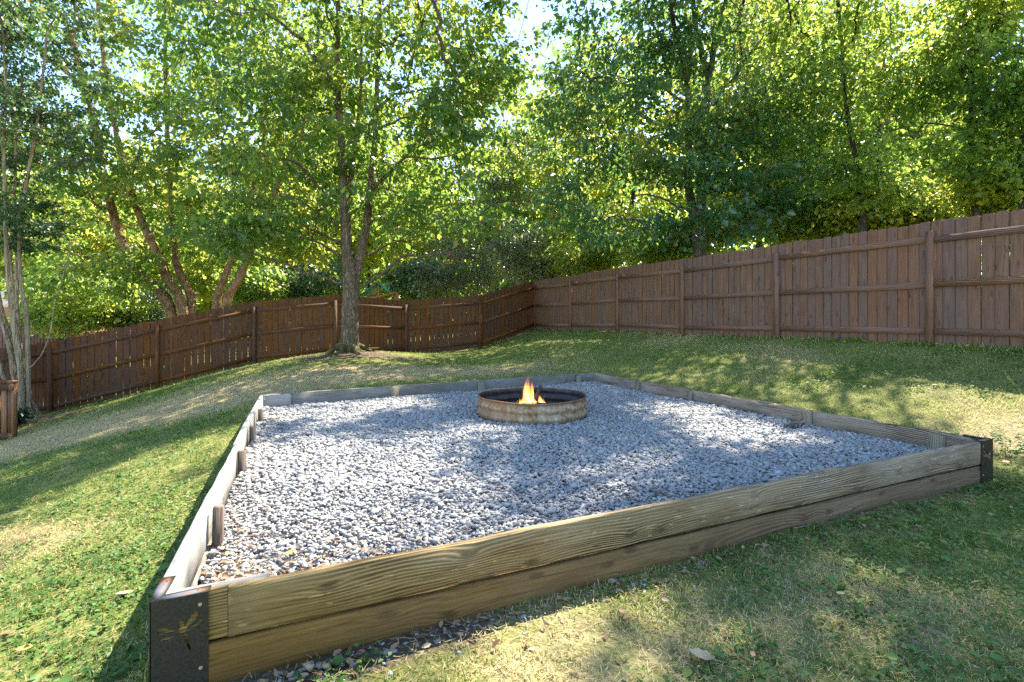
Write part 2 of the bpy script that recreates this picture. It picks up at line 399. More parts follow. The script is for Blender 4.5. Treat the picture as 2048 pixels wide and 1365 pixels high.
def m_ground():
    n = NT('lawn_soil')
    co = n.coord('Object')
    dry, soil = n.attr('dry'), n.attr('soil')
    f = n.noise(co, 38.0, 6.0, .7)
    f2 = n.noise(co, 3.2, 4.0, .6)
    g = n.ramp(f, [(.3, (.07, .08, .022)), (.52, (.18, .185, .05)), (.72, (.31, .27, .12))])
    d = n.ramp(f, [(.28, (.13, .1, .05)), (.55, (.31, .25, .14)), (.78, (.46, .385, .245))])
    s = n.ramp(f, [(.3, (.05, .034, .022)), (.6, (.14, .1, .07)), (.8, (.27, .21, .155))])
    k = n.math('ADD', dry, n.math('MULTIPLY', n.math('SUBTRACT', f2, .5), .9))
    c = n.mix(n.ramp(k, [(.3, (0, 0, 0)), (.75, (1, 1, 1))]), g, d)
    c = n.mix(n.ramp(n.math('ADD', soil, n.math('MULTIPLY', n.math('SUBTRACT', f2, .5), .5)), [(.35, (0, 0, 0)), (.6, (1, 1, 1))]), c, s)
    return n.done(n.bsdf(c, .95, n.bump(f, .8, .025), .1))
MAT['ground'] = m_ground()

def m_blade(name, stops, tr=.3):
    n = NT(name)
    c = n.ramp(n.attr('t'), stops)
    b = n.n('BsdfTranslucent', {'Color': c}).outputs[0]
    return n.done(n.n('MixShader', {0: tr, 1: n.bsdf(c, .55, None, .3), 2: b}).outputs[0])
MAT['grass'] = m_blade('grass_blade', [(0, (.085, .17, .024)), (.3, (.165, .26, .04)), (.5, (.28, .32, .062)), (.68, (.5, .41, .145)), (1.0, (.68, .55, .31))], .45)
MAT['weed'] = m_blade('weed_leaf', [(0, (.045, .105, .02)), (.5, (.1, .185, .032)), (.85, (.17, .24, .04)), (1.0, (.36, .3, .07))], .3)
MAT['litter'] = m_blade('dry_leaf', [(0, (.1, .05, .025)), (.4, (.24, .13, .065)), (.8, (.4, .26, .15)), (1, (.5, .4, .27))], .2)
MAT['yellow_leaf'] = flat_mat('yellow_leaf', (.55, .36, .05), (.7, .5, .1), 30.0, .6, .2)
MAT['tan_leaf'] = flat_mat('tan_leaf', (.3, .21, .11), (.42, .32, .19), 30.0, .7, .3)
MAT['brown_leaf'] = flat_mat('brown_leaf', (.16, .07, .035), (.3, .14, .07), 30.0, .7, .3)
MAT['orange_leaf'] = flat_mat('orange_leaf', (.42, .2, .1), (.58, .33, .18), 30.0, .7, .3)

def m_brick():
    n = NT('red_brick')
    b = n.n('TexBrick', {'Vector': n.n('CombineXYZ', {0: n.math('ADD', n.n('SeparateXYZ', {0: n.coord('Object')}).outputs[0], n.n('SeparateXYZ', {0: n.coord('Object')}).outputs[1]), 1: n.n('SeparateXYZ', {0: n.coord('Object')}).outputs[2]}).outputs[0], 'Color1': (.2, .07, .05, 1), 'Color2': (.28, .11, .075, 1), 'Mortar': (.27, .2, .17, 1), 'Scale': 2.3})
    return n.done(n.bsdf(b.outputs[0], .9))
MAT['brick'] = m_brick()
def m_glass():
    n = NT('window_glass'); return n.done(n.bsdf((.03, .035, .04), .08, None, .6))
MAT['glass'] = m_glass()
MAT['trim'] = flat_mat('white_trim', (.6, .59, .56), (.72, .71, .68), 8.0, .6, .05)

def m_flame():
    n = NT('fire_flame')
    co = n.coord('Object')
    z = n.n('SeparateXYZ', {0: co}).outputs[2]
    s = n.noise(n.mapping(n.n('VectorMath', {0: co, 1: n.n('CombineXYZ', {0: n.math('MULTIPLY', n.rnd(), 9.0)}).outputs[0]}, operation='ADD').outputs[0], (34, 34, 6)), 1.0, 4.0, .6, .8)
    c = n.ramp(n.math('ADD', z, n.math('MULTIPLY', n.math('SUBTRACT', s, .5), .18)), [(.0, (1, .62, .2)), (.12, (1, .42, .07)), (.24, (1, .2, .02)), (.42, (.9, .1, .01))])
    fall = n.ramp(z, [(.0, (1, 1, 1)), (.14, (.6, .6, .6)), (.22, (.2, .2, .2)), (.3, (.07, .07, .07)), (.42, (.0, .0, .0))])
    k = n.ramp(s, [(.42, (0, 0, 0)), (.62, (1, 1, 1))])
    e = n.n('Emission', {'Color': c, 'Strength': n.math('MULTIPLY', n.math('MULTIPLY', fall, k), 34.0)}).outputs[0]
    n.t.links.new(e, n.out.inputs['Volume'])
    return n.m
MAT['flame'] = m_flame()

# ---------------------------------------------------------------- lie of the land
LF = [(-13.2, 11.7, -1.32), (-11.12, 12.4, -1.01), (-9.03, 13.1, -.482), (-7.11, 14.2, .02), (-5.06, 14.75, .22), (-3.33, 16.2, .11), (-1.05, 16.85, .288), (.81, 18.4, .864)]
RF = [((.8117 - .1401 * t) * 7.32, 7.32 * (1 + .3026 * t), z) for t, z in ((5, .864), (4, .88), (3, .93), (2, .92), (1, .956), (0, .974), (-1, .985), (-2, 1.0))]
BA, BB, BC, BD = (np.array(v) for v in ((-1.25, 1.785), (3.84, 4.12), (1.42, 8.96), (-3.16, 6.44)))
ZT = 0.40
CTRL = [*LF, *RF,
        (-3.97, 12.5, .51), (-3.2, 13.2, .44), (-4.9, 12.9, .4), (-1.25, 1.7, .055), (0, 2.25, .065), (3.9, 4.05, .075), (4.3, 4.4, .14), (5.2, 5.2, .5), (6.1, 4.2, .72), (1.45, 9.1, .34), (-3.25, 6.6, .12),
        (-2.4, 4.0, .0), (2.75, 6.6, .3), (3.5, 5.3, .24), (-.9, 7.9, .3), (1.0, 12.0, .58), (-1.0, 12.0, .3), (-5.0, 10.0, .1), (-8.0, 9.0, -.66), (-5.0, 6.0, -.26),
        (-3.0, 3.0, -.1), (-2.2, 2.0, -.02), (-11.03, 11.6, -.93), (-9.3, 9.5, -.9), (1.0, .5, .04), (0, -2.0, .0), (3.0, 1.5, .07), (1.3, 2.85, .075), (2.6, 3.45, .08), (5.0, 2.0, .3), (-4, -1, -.2), (-7, 3, -.6),
        (3.0, 9.6, .66), (4.3, 7.6, .7), (2.2, 12, .76), (6, -2, .3), (8, 0, .7), (-12, 6, -1.2)]
_c = np.array(CTRL)
def _tps(r2): return 0.5 * r2 * np.log(r2 + 1e-9)
_n = len(_c)
_K = _tps(((_c[:, None, :2] - _c[None, :, :2]) ** 2).sum(-1)) + np.eye(_n) * 0.02
_Pm = np.hstack([np.ones((_n, 1)), _c[:, :2]])
_A = np.block([[_K, _Pm], [_Pm.T, np.zeros((3, 3))]])
_w = np.linalg.solve(_A, np.concatenate([_c[:, 2], np.zeros(3)]))
def height(x, y):
    x = np.atleast_1d(np.asarray(x, float)); y = np.atleast_1d(np.asarray(y, float))
    out = np.empty_like(x)
    for i in range(0, len(x), 60000):
        a, b = x[i:i + 60000], y[i:i + 60000]
        a2, b2 = np.clip(a, -14, 9), np.clip(b, -3, 20)
        r2 = (a2[:, None] - _c[None, :, 0]) ** 2 + (b2[:, None] - _c[None, :, 1]) ** 2
        out[i:i + 60000] = _tps(r2) @ _w[:_n] + _w[_n] + _w[_n + 1] * a2 + _w[_n + 2] * b2
    d = np.maximum(np.maximum(-14 - x, x - 9), np.maximum(-3 - y, y - 20)).clip(0)
    return out * np.exp(-(d / 25) ** 2)
def hz(x, y): return float(height(x, y)[0])

def in_poly(x, y, poly):
    x = np.asarray(x); y = np.asarray(y); r = np.zeros(x.shape, bool)
    for (x0, y0), (x1, y1) in zip(poly, poly[1:] + poly[:1]):
        c = ((y0 > y) != (y1 > y)) & (x < (x1 - x0) * (y - y0) / (y1 - y0 + 1e-12) + x0)
        r ^= c
    return r
BED = [tuple(BA), tuple(BB), tuple(BC), tuple(BD)]
YARD = [(p[0], p[1]) for p in LF] + [(p[0], p[1]) for p in RF[1:]] + [(8, -3), (-13.2, -3)]

def gauss(x, y, cx, cy, sx, sy, a=0.0):
    c, s = math.cos(a), math.sin(a)
    u = ((x - cx) * c + (y - cy) * s) / sx; v = (-(x - cx) * s + (y - cy) * c) / sy
    return np.exp(-(u * u + v * v))
def dryness(x, y):
    d = .95 * gauss(x, y, -6.6, 8.6, 3.4, 1.9, .3) + .5 * gauss(x, y, -3, 9.6, 2.6, 1.2, .2) + .45 * gauss(x, y, -.6, 10, 2.2, .9, .1) + .6 * gauss(x, y, 4.7, 4.7, .8, .6) + .35 * gauss(x, y, -3.4, 3.4, .9, .6, .4)
    d += .4 * gauss(x, y, .5, 1.9, .8, .4, .4) + .3 * gauss(x, y, 3.6, 10.5, 1.2, 3, .3) + .3 * gauss(x, y, 1.6, 2.5, .5, .4)
    return np.clip(d + .75 * (fbm(np.asarray(x) * .9, np.asarray(y) * .9, 5) - .42), 0, 1)
def soilness(x, y):
    x = np.asarray(x, float); y = np.asarray(y, float)
    s = .95 * gauss(x, y, -3.75, 12.1, 1.7, .8) + .8 * gauss(x, y, -10.6, 10.9, 2.0, .7, .4)
    n = np.array([.417, -.909]); e = np.array([.909, .417])
    u = (x - BA[0]) * n[0] + (y - BA[1]) * n[1]; v = (x - BA[0]) * e[0] + (y - BA[1]) * e[1]
    s += np.exp(-((u - .06) / .16) ** 2) * np.clip(1.15 - v / 2.6, 0.3, 1) * (v > -.2) * (v < 5.8) * (u > -.1)
    return np.clip(s + .25 * (fbm(x * 1.7, y * 1.7, 11) - .5), 0, 1)

def axis(lo, hi, a, b, step, grow):
    mid = np.arange(a, b + step / 2, step); l, r = [], []
    d, p = step, a
    while p > lo: d *= grow; p -= d; l.append(p)
    d, p = step, b
    while p < hi: d *= grow; p += d; r.append(p)
    return np.array(l[::-1] + list(mid) + r)
gx, gy = axis(-260, 260, -13.5, 9, .14, 1.35), axis(-60, 420, -1.5, 19, .14, 1.35)
GX, GY = np.meshgrid(gx, gy, indexing='ij')
gz = height(GX.ravel(), GY.ravel())
inb = in_poly(GX.ravel(), GY.ravel(), BED)
gz = gz + (fbm(GX.ravel() * 3, GY.ravel() * 3, 21) - .5) * .03
gz = np.where(inb, np.minimum(gz, .1), gz)
nx, ny = len(gx), len(gy)
ii = (np.arange(nx - 1)[:, None] * ny + np.arange(ny - 1)[None, :]).ravel()
o = link('ground', mesh_np('ground', np.c_[GX.ravel(), GY.ravel(), gz], [np.c_[ii, ii + ny, ii + ny + 1, ii + 1]], MAT['ground'],
         {'dry': dryness(GX.ravel(), GY.ravel()), 'soil': soilness(GX.ravel(), GY.ravel())}, True))
tag(o, kind='structure')

# ---------------------------------------------------------------- fences
def picket_mesh(name, w, h, mat, seed):
    """dog-eared board, local Z up, 16 mm thick, slightly uneven"""
    rr = random.Random(seed)
    ear, t = .022, .016
    zt = [h + rr.uniform(-.003, .003) for _ in range(2)]
    out = [(-w / 2, 0), (w / 2, 0), (w / 2 + rr.uniform(-.002, .002), h * .5), (w / 2, zt[0] - ear), (w / 2 - ear, zt[0]), (-w / 2 + ear, zt[1]), (-w / 2, zt[1] - ear), (-w / 2 + rr.uniform(-.002, .002), h * .5)]
    bow = rr.uniform(-.006, .006)
    def yy(z): return bow * math.sin(z / h * math.pi)
    V = [(x, yy(z), z) for x, z in out] + [(x, t + yy(z), z) for x, z in out]
    k = len(out)
    me = bpy.data.meshes.new(name)
    me.from_pydata(V, [], [(0, 1, 2, 7), (7, 2, 3, 6), (6, 3, 4, 5), (8, 15, 10, 9), (15, 14, 11, 10), (14, 13, 12, 11)] + [(i, k + i, k + (i + 1) % k, (i + 1) % k)[::-1] for i in range(k)])
    me.materials.append(mat); me.update()
    return me

def fence(name, label, posts, gap, mp, mr, ph, skip_first=False):
    root = empty(name, (posts[0][0], posts[0][1], posts[0][2]), label, 'fence')
    base = np.array(posts[0])
    var = [picket_mesh('picket', .138, ph, mp, s) for s in range(7)]
    g = Geo(); g.box((-.045, -.045, -.25), (.045, .045, 1.6)); g.add([(-.045, -.045, 1.6), (.045, -.045, 1.6), (.045, .045, 1.6), (-.045, .045, 1.6), (0, 0, 1.615)], None, [(0, 1, 4), (1, 2, 4), (2, 3, 4), (3, 0, 4)])
    pm = g.mesh('post', mp)
    rr = random.Random(len(name))
    for i, p in enumerate(posts):
        q = np.array(posts[min(i + 1, len(posts) - 1)]) - np.array(posts[max(i - 1, 0)])
        if i == 0 and skip_first: continue
        o = link('post', pm, root, np.array(p) - base, (rr.uniform(-.008, .008), rr.uniform(-.008, .008), math.atan2(q[1], q[0])))
        o.scale = (1, 1, 1 + rr.uniform(-.012, .012))
    for a, b in zip(posts[:-1], posts[1:]):
        a, b = np.array(a), np.array(b)
        d = b - a; L = math.hypot(d[0], d[1]); e = np.array([d[0], d[1], 0]) / L
        nrm = np.array([-e[1], e[0], 0])                       # towards the yard?
        if np.dot(nrm[:2], -a[:2]) < 0: nrm = -nrm
        ang = math.atan2(e[1], e[0])
        if np.dot([-math.sin(ang), math.cos(ang)], nrm[:2]) > 0: ang += math.pi   # local +Y away from the yard
        sgn = 1 if math.cos(ang) * e[0] + math.sin(ang) * e[1] > 0 else -1
        sl = d[2] / L * sgn
        for hgt in (.2, .86, 1.49):
            h2 = hgt + rr.uniform(-.012, .012)
            hl = L / 2 - .046
            g = Geo()
            V = [(x, y, z + x * sl) for x in (-hl, hl) for y in (-.02, .018) for z in (-.045, .045)]
            g.add(V, [(0, 1, 3, 2), (4, 6, 7, 5), (0, 4, 5, 1), (2, 3, 7, 6), (0, 2, 6, 4), (1, 5, 7, 3)])
            link('rail', g.mesh('rail', mr), root, (a + b) / 2 - base + np.array([0, 0, h2]) + nrm * .0, (0, 0, ang))
        m = int(round(L / (.138 + gap))); pit = L / m
        for k in range(m):
            s = (k + .5) * pit + rr.uniform(-.25, .25) * gap
            p = a + d * (s / L)
            p = p - nrm * (.021 + rr.uniform(0, .004)) + np.array([0, 0, .02 + rr.uniform(-.012, .012) ])
            o = link('picket', var[rr.randrange(7)], root, p - base, (rr.uniform(-.004, .004), rr.uniform(-.004, .004), ang))
            o.scale = (1 if rr.random() < .5 else -1, 1, 1) if False else (pit / (.138 + gap) * rr.uniform(.985, 1.0), 1, 1)
    return root
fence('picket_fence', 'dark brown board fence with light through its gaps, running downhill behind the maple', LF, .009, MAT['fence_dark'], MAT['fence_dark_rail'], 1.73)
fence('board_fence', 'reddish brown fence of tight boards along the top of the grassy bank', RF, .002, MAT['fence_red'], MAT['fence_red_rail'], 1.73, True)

# cedar gate / railing by the crape myrtle
RX, RY = P(29, 0, 9.5)[0], 9.5
rz = -.92
rail = empty('deck_railing', (RX, RY, rz), 'orange stained wooden railing end beside the multi-stemmed tree', 'railing')
def zbox(name, lo, hi, mat, par): 
    g = Geo(); g.box(lo, hi); return link(name, g.mesh(name, mat), par)
zbox('top_cap', (-2.4, -.08, 1.07), (.0, .07, 1.11), MAT['cedar'], rail)
zbox('top_rail', (-2.38, -.045, .93), (-.012, .0, 1.068), MAT['cedar'], rail)
zbox('bottom_rail', (-2.38, -.045, .02), (-.02, .0, .14), MAT['cedar'], rail)
zbox('end_post', (-.13, .002, .0), (-.03, .09, 1.068), MAT['cedar'], rail)
_bm = Geo(); _bm.box((-.045, .002, .03), (.045, .03, 1.066)); _bm = _bm.mesh('baluster', MAT['cedar'])
for k in range(14): link('baluster', _bm, rail, (-.2 - k * .125, 0, 0))

# ---------------------------------------------------------------- fire pit bed
bed = empty('fire_pit_bed', (BA[0], BA[1], 0), 'square bed edged with weathered boards around the grey gravel and fire ring', 'raised bed')
def board(name, a, b, z0, z1, th, mat, seed, out=0.0, bev=.006, wob=.0035, rough_top=0.0):
    """board whose outer face runs from a to b, counter-clockwise round the bed"""
    a, b = np.array(a, float), np.array(b, float)
    d = b - a; L = np.linalg.norm(d); e = d / L
    nin = np.array([-e[1], e[0]])
    m = max(4, int(L / .09)); h = z1 - z0
    cs = np.array([(0, bev), (0, h - bev), (bev, h), (th - bev, h), (th, h - bev), (th, bev), (th - bev, 0), (bev, 0)])
    xs = np.linspace(0, L, m + 1)
    V = np.zeros((m + 1, 8, 3))
    V[:, :, 0] = xs[:, None]; V[:, :, 1] = cs[None, :, 0]; V[:, :, 2] = cs[None, :, 1]
    j = np.arange(8)[None, :] + 0 * xs[:, None]; X = xs[:, None] + 0 * j
    V[:, :, 1] += (vnoise(X * 4, j * 3.1 + 5, None, seed) - .5) * 2 * wob + ((vnoise(xs * .5 + 3, xs * 0 + 1, None, seed + 5) - .5) * .02)[:, None]
    V[:, :, 2] += (vnoise(X * 5, j * 2.7 + 5, None, seed + 1) - .5) * 2 * wob
    if rough_top:
        tm = np.isin(np.arange(8), (1, 2, 3, 4))
        V[:, tm, 2] -= (rough_top * np.clip(vnoise(X * 6, j * 2., None, seed + 9) - .45, 0, 1) * 2)[:, tm]
    i = (np.arange(m)[:, None] * 8); jj = np.arange(8)[None, :]; j2 = (jj + 1) % 8
    Q = np.stack([i + jj, i + 8 + jj, i + 8 + j2, i + j2], -1).reshape(-1, 4)
    me = mesh_np(name, V.reshape(-1, 3), [Q[:, ::-1], np.array([list(range(8))[::-1], [m * 8 + q for q in range(8)]])[:, ::-1]], mat)
    me.update()
    p = a - nin * out
    return link(name, me, bed, (p[0] - BA[0], p[1] - BA[1], z0), (0, 0, math.atan2(e[1], e[0])))
eAB = (BB - BA) / np.linalg.norm(BB - BA); eBC = (BC - BB) / np.linalg.norm(BC - BB); eCD = (BD - BC) / np.linalg.norm(BD - BC); eDA = (BA - BD) / np.linalg.norm(BA - BD)
def along(a, b, t): return a + (b - a) * t
LAB = np.linalg.norm(BB - BA)
# front: short end piece, then the long board, over a lower board that stands a little proud at the right
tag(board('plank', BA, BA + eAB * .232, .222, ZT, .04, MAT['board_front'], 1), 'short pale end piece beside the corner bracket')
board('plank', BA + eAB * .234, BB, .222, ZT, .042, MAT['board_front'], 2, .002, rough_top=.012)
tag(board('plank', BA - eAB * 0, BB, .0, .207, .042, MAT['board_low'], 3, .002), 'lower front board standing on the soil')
# right side: three boards, split and rotten on the top
R1, R2, R3 = along(BB, BC, .27), along(BB, BC, .58), along(BB, BC, .78)
i0 = BB + eBC * .043
for k, (a, b) in enumerate(((i0, R1), (R1 + eBC * .004, R2), (R2 + eBC * .004, R3), (R3 + eBC * .004, BC))):
    board('plank', a, b, .19, ZT - .004 * k % .01, .045, MAT['board_rot'], 20 + k, .002 * (k % 2), rough_top=.03 if k < 2 else .012, wob=.006)
    board('plank', a, b, -.02, .186, .042, MAT['board_rot'], 30 + k)
# back
i1 = BC + eCD * .047
D1, D2 = along(BC, BD, .42), along(BC, BD, .68)
for k, (a, b) in enumerate(((i1, D1), (D1 + eCD * .004, D2), (D2 + eCD * .004, BD))):
    board('plank', a, b, .16, ZT + .002 * k, .04, MAT['board'], 40 + k, rough_top=.006)
    board('plank', a, b, -.05, .156, .04, MAT['board'], 45 + k)
# left
i2 = BD + eDA * .043; S1 = along(BD, BA, .53)
for k, (a, b) in enumerate(((i2, S1), (S1 + eDA * .004, BA - eDA * .045))):
    board('plank', a, b, .2, ZT - .003 * k, .042, MAT['board_pale'], 50 + k, .003 * k, rough_top=.004)
    board('plank', a, b, -.06, .196, .042, MAT['board'], 55 + k)
# spacer blocks lying inside the front-left and back-left corners
nAB = np.array([-eAB[1], eAB[0]])
tag(board('corner_block', BA + nAB * .046 + eAB * .045, BA + nAB * .046 + eAB * .37, .2, ZT - .006, .042, MAT['board_pale'], 60), 'short pale block behind the front board at the bracket')
nCD = np.array([-eCD[1], eCD[0]])
board('corner_block', BD + nCD * .044 - eCD * .36, BD + nCD * .044 - eCD * .046, .2, ZT - .002, .03, MAT['board_pale'], 61)

STK = 'stake'
def stake(a, b, t, w, dpt, top, th=.046):
    e = (b - a) / np.linalg.norm(b - a); nin = np.array([-e[1], e[0]])
    p = along(a, b, t) + nin * (th + dpt / 2 + .002)
    g = Geo(); v = random.uniform(.004, .01)
    g.box((-w / 2, -dpt / 2, -.1), (w / 2, dpt / 2, top))
    me = g.mesh('stake', MAT[STK])
    return link('stake', me, bed, (p[0] - BA[0], p[1] - BA[1], 0), (random.uniform(-.02, .02), random.uniform(-.02, .02), math.atan2(e[1], e[0])))
for t, w, dp, tp in ((.19, .04, .05, .375), (.38, .04, .05, .38), (.57, .04, .055, .39), (.81, .04, .05, .392)): stake(BD, BA, t, w, dp, tp)
STK = 'stake_pale'
for t, w, dp, tp in ((.065, .12, .035, .375), (.275, .10, .035, .385), (.575, .06, .05, .385), (.775, .09, .035, .37)): stake(BB, BC, t, w, dp, tp)
for t, w, dp, tp in ((.42, .12, .04, .385), (.675, .12, .04, .385), (.07, .1, .04, .37)): stake(BC, BD, t, w, dp, tp)

# corner brackets with a dragonfly cut through the face
DRAGON = [(425, 680), (455, 662), (485, 672), (487, 700), (498, 738), (520, 700), (560, 630), (610, 572), (635, 560), (655, 575), (650, 615), (620, 665), (570, 712), (518, 756), (524, 768), (580, 735), (640, 700), (690, 662), (712, 655), (700, 685), (660, 720), (625, 750), (560, 775), (516, 790),
          (520, 803), (535, 860), (550, 910), (565, 960), (582, 1005), (565, 1018), (545, 985), (520, 920), (495, 850), (478, 827), (440, 822), (400, 835), (355, 850), (330, 880), (270, 892), (220, 885), (200, 865), (250, 850), (330, 832), (400, 815), (440, 803), (428, 788), (390, 790), (350, 805), (280, 812), (210, 800), (185, 770), (195, 745), (250, 738), (310, 748), (355, 765), (400, 770), (432, 768), (440, 740), (428, 710)]
def dragon(flip):
    out = []
    for x, y in DRAGON:
        u = (x - 125) / 650 * .172
        v = (y - (458 - (x - 128) * 108 / 650)) / 3150.0
        out.append((.172 - u if flip else u, -v))
    return out
def plate_mesh(name, W, H, holes, th):
    cu = bpy.data.curves.new(name, 'CURVE'); cu.dimensions = '2D'; cu.fill_mode = 'BOTH'; cu.extrude = th / 2
    for loop in [[(0, 0), (W, 0), (W, -H), (0, -H)]] + holes:
        s = cu.splines.new('POLY'); s.points.add(len(loop) - 1)
        for q, (x, y) in zip(s.points, loop): q.co = (x, y, 0, 1)
        s.use_cyclic_u = True
    tmp = bpy.data.objects.new(name, cu); COL.objects.link(tmp)
    dg = bpy.context.evaluated_depsgraph_get(); dg.update()
    me = bpy.data.meshes.new_from_object(tmp.evaluated_get(dg))
    bpy.data.objects.remove(tmp)
    me.name = name; me.materials.clear(); me.materials.append(MAT['steel'])
    return me
def bracket(corner, e1, e2, label, flip, holes2):
    """plate faces on the outer sides of a corner; e1, e2 run along the two faces away from the corner"""
    root = empty('corner_bracket', (corner[0], corner[1], 0), label, 'bracket', 'black steel corner brackets')
    root.parent = bed; root.location = (corner[0] - BA[0], corner[1] - BA[1], 0)
    for kk in ('category', 'group'): del root[kk]
    W, H = .172, .42
    for e, f, dr in ((e1, 1, True), (e2, -1, holes2)):
        n = np.array([e[1], -e[0]]) if f == 1 else np.array([-e[1], e[0]])   # outward
        if np.dot(n, corner - (BA + BC) / 2) < 0: n = -n
        me = plate_mesh('plate', W, H, [dragon(flip if f == 1 else not flip)] if dr else [], .003)
        M4 = Matrix(((e[0], 0, n[0], 0), (e[1], 0, n[1], 0), (0, 1, 0, 0), (0, 0, 0, 1)))
        o = link('plate', me, root)
        c3 = n * .0055
        o.matrix_local = Matrix.Translation((c3[0] - e[0] * .0, c3[1], ZT + .004)) @ M4
    # top flanges, mitred
    g = Geo()
    n1 = np.array([-e1[1], e1[0]]); n1 = n1 if np.dot(n1, (BA + BC) / 2 - corner) > 0 else -n1
    n2 = np.array([-e2[1], e2[0]]); n2 = n2 if np.dot(n2, (BA + BC) / 2 - corner) > 0 else -n2
    o0 = -(n1 + n2) * .007
    for e, n, nn in ((e1, n1, n2), (e2, n2, n1)):
        q = [o0, o0 + e * .184, o0 + e * .184 + n * .046, n1 * .034 + n2 * .034]
        V = [(*v, ZT + .0035) for v in q] + [(*v, ZT + .0065) for v in q]
        g.add(V, [(0, 3, 2, 1), (4, 5, 6, 7), (0, 1, 5, 4), (1, 2, 6, 5), (2, 3, 7, 6), (3, 0, 4, 7)])
    me = g.mesh('top_flange', MAT['steel'])
    link('top_flange', me, root)
    n = -n1
    for u, v in ((.146, .035), (.148, .262)):
        s = Geo(); c = e1 * u + n * .007
        s.tube([(c[0], c[1], ZT - v), (c[0] + n[0] * .002, c[1] + n[1] * .002, ZT - v)], [.007, .006], 10)
        link('screw', s.mesh('screw', MAT['tan_leaf']), root)
    for e, nn in ((e1, n1), (e2, n2)):
        s = Geo(); c = e * .14 + nn * .02
        s.tube([(c[0], c[1], ZT + .006), (c[0], c[1], ZT + .009)], [.007, .005], 10); link('screw', s.mesh('screw', MAT['brown_leaf']), root)
    return root
bracket(BA, eAB, -eDA, 'near bracket with a large dragonfly cut-out and rust on top', False, False)
bracket(BB, -eAB, eBC, 'bluish black bracket with dragonfly cut-out at the far right corner', False, False)

# ---------------------------------------------------------------- gravel
def gravel_z(x, y):
    d = np.hypot(x - BA[0], y - BA[1])
    return .245 - .07 * np.exp(-(d / 1.6) ** 2) + (fbm(x * 1.5, y * 1.5, 31) - .5) * .035
def bed_grid(n):
    u, v = np.meshgrid(np.linspace(0, 1, n), np.linspace(0, 1, n), indexing='ij')
    u, v = u.ravel()[:, None], v.ravel()[:, None]
    i = .012
    u = i + u * (1 - 2 * i); v = i + v * (1 - 2 * i)
    return (BA * (1 - u) + BB * u) * (1 - v) + (BD * (1 - u) + BC * u) * v
g = bed_grid(60)
ii = (np.arange(59)[:, None] * 60 + np.arange(59)[None, :]).ravel()
o = link('gravel_base', mesh_np('gravel_base', np.c_[g, gravel_z(g[:, 0], g[:, 1]) - .012], [np.c_[ii, ii + 60, ii + 61, ii + 1]], MAT['gravel_under'], None, True))
tag(o, kind='structure')
RC = P(1064, 0, 6.0)[:2]; RR = .622
ICO = None
def ico():
    t = (1 + 5 ** .5) / 2
    v = np.array([(-1, t, 0), (1, t, 0), (-1, -t, 0), (1, -t, 0), (0, -1, t), (0, 1, t), (0, -1, -t), (0, 1, -t), (t, 0, -1), (t, 0, 1), (-t, 0, -1), (-t, 0, 1)]) / math.hypot(1, t)
    f = np.array([(0, 11, 5), (0, 5, 1), (0, 1, 7), (0, 7, 10), (0, 10, 11), (1, 5, 9), (5, 11, 4), (11, 10, 2), (10, 7, 6), (7, 1, 8), (3, 9, 4), (3, 4, 2), (3, 2, 6), (3, 6, 8), (3, 8, 9), (4, 9, 5), (2, 4, 11), (6, 2, 10), (8, 6, 7), (9, 8, 1)])
    return v, f
def octa():
    v = np.array([(1, 0, 0), (-1, 0, 0), (0, 1, 0), (0, -1, 0), (.25, .2, 1), (-.2, -.25, -1.)])
    v[:4, 2] = [.3, -.3, .2, -.35]
    f = np.array([(0, 2, 4), (2, 1, 4), (1, 3, 4), (3, 0, 4), (2, 0, 5), (1, 2, 5), (3, 1, 5), (0, 3, 5)])
    return v, f
def rand_rot(n, tilt=None):
    q = RNG.normal(size=(n, 4)); q /= np.linalg.norm(q, axis=1)[:, None]
    w, x, y, z = q.T
    return np.stack([1 - 2 * (y * y + z * z), 2 * (x * y - w * z), 2 * (x * z + w * y), 2 * (x * y + w * z), 1 - 2 * (x * x + z * z), 2 * (y * z - w * x), 2 * (x * z - w * y), 2 * (y * z + w * x), 1 - 2 * (x * x + y * y)], -1).reshape(n, 3, 3)
def stones(n, shape, pts, size, tcol):
    v, f = shape; k = len(v)
    V = v[None] * (1 + RNG.uniform(-.34, .34, (n, k, 1)))
    if k == 12:                                            # crushed faces: push extreme vertices onto cut planes
        for _ in range(3):
            d = RNG.normal(size=(n, 1, 3)); d /= np.linalg.norm(d, axis=2)[..., None]
            s = (V * d).sum(-1, keepdims=True); cut = RNG.uniform(.15, .5, (n, 1, 1))
            V = V - d * np.maximum(s - cut, 0)
    V = V * (np.stack([RNG.uniform(.8, 1.75, n), RNG.uniform(.65, 1.15, n), RNG.uniform(.35, .75, n)], -1) * size[:, None])[:, None, :]
    az = RNG.random(n) * 2 * math.pi; tl = RNG.normal(0, .27, (n, 2)); ca, sa = np.cos(az), np.sin(az)
    up = np.c_[tl, np.ones(n)]; up /= np.linalg.norm(up, axis=1)[:, None]
    e1 = np.c_[ca, sa, np.zeros(n)]; e1 -= up * (e1 * up).sum(1)[:, None]; e1 /= np.linalg.norm(e1, axis=1)[:, None]
    Rm = np.stack([e1, np.cross(up, e1), up], -1)
    V = np.einsum('nij,nkj->nki', Rm, V) + pts[:, None, :]
    Fc = (f[None] + (np.arange(n) * k)[:, None, None]).reshape(-1, 3)
    return V.reshape(-1, 3), Fc, np.repeat(tcol, k)
def bed_pts(n):
    u, v = RNG.uniform(.010, .990, n)[:, None], RNG.uniform(.011, .99, n)[:, None]
    return (BA * (1 - u) + BB * u) * (1 - v) + (BD * (1 - u) + BC * u) * v
pp = bed_pts(86000)
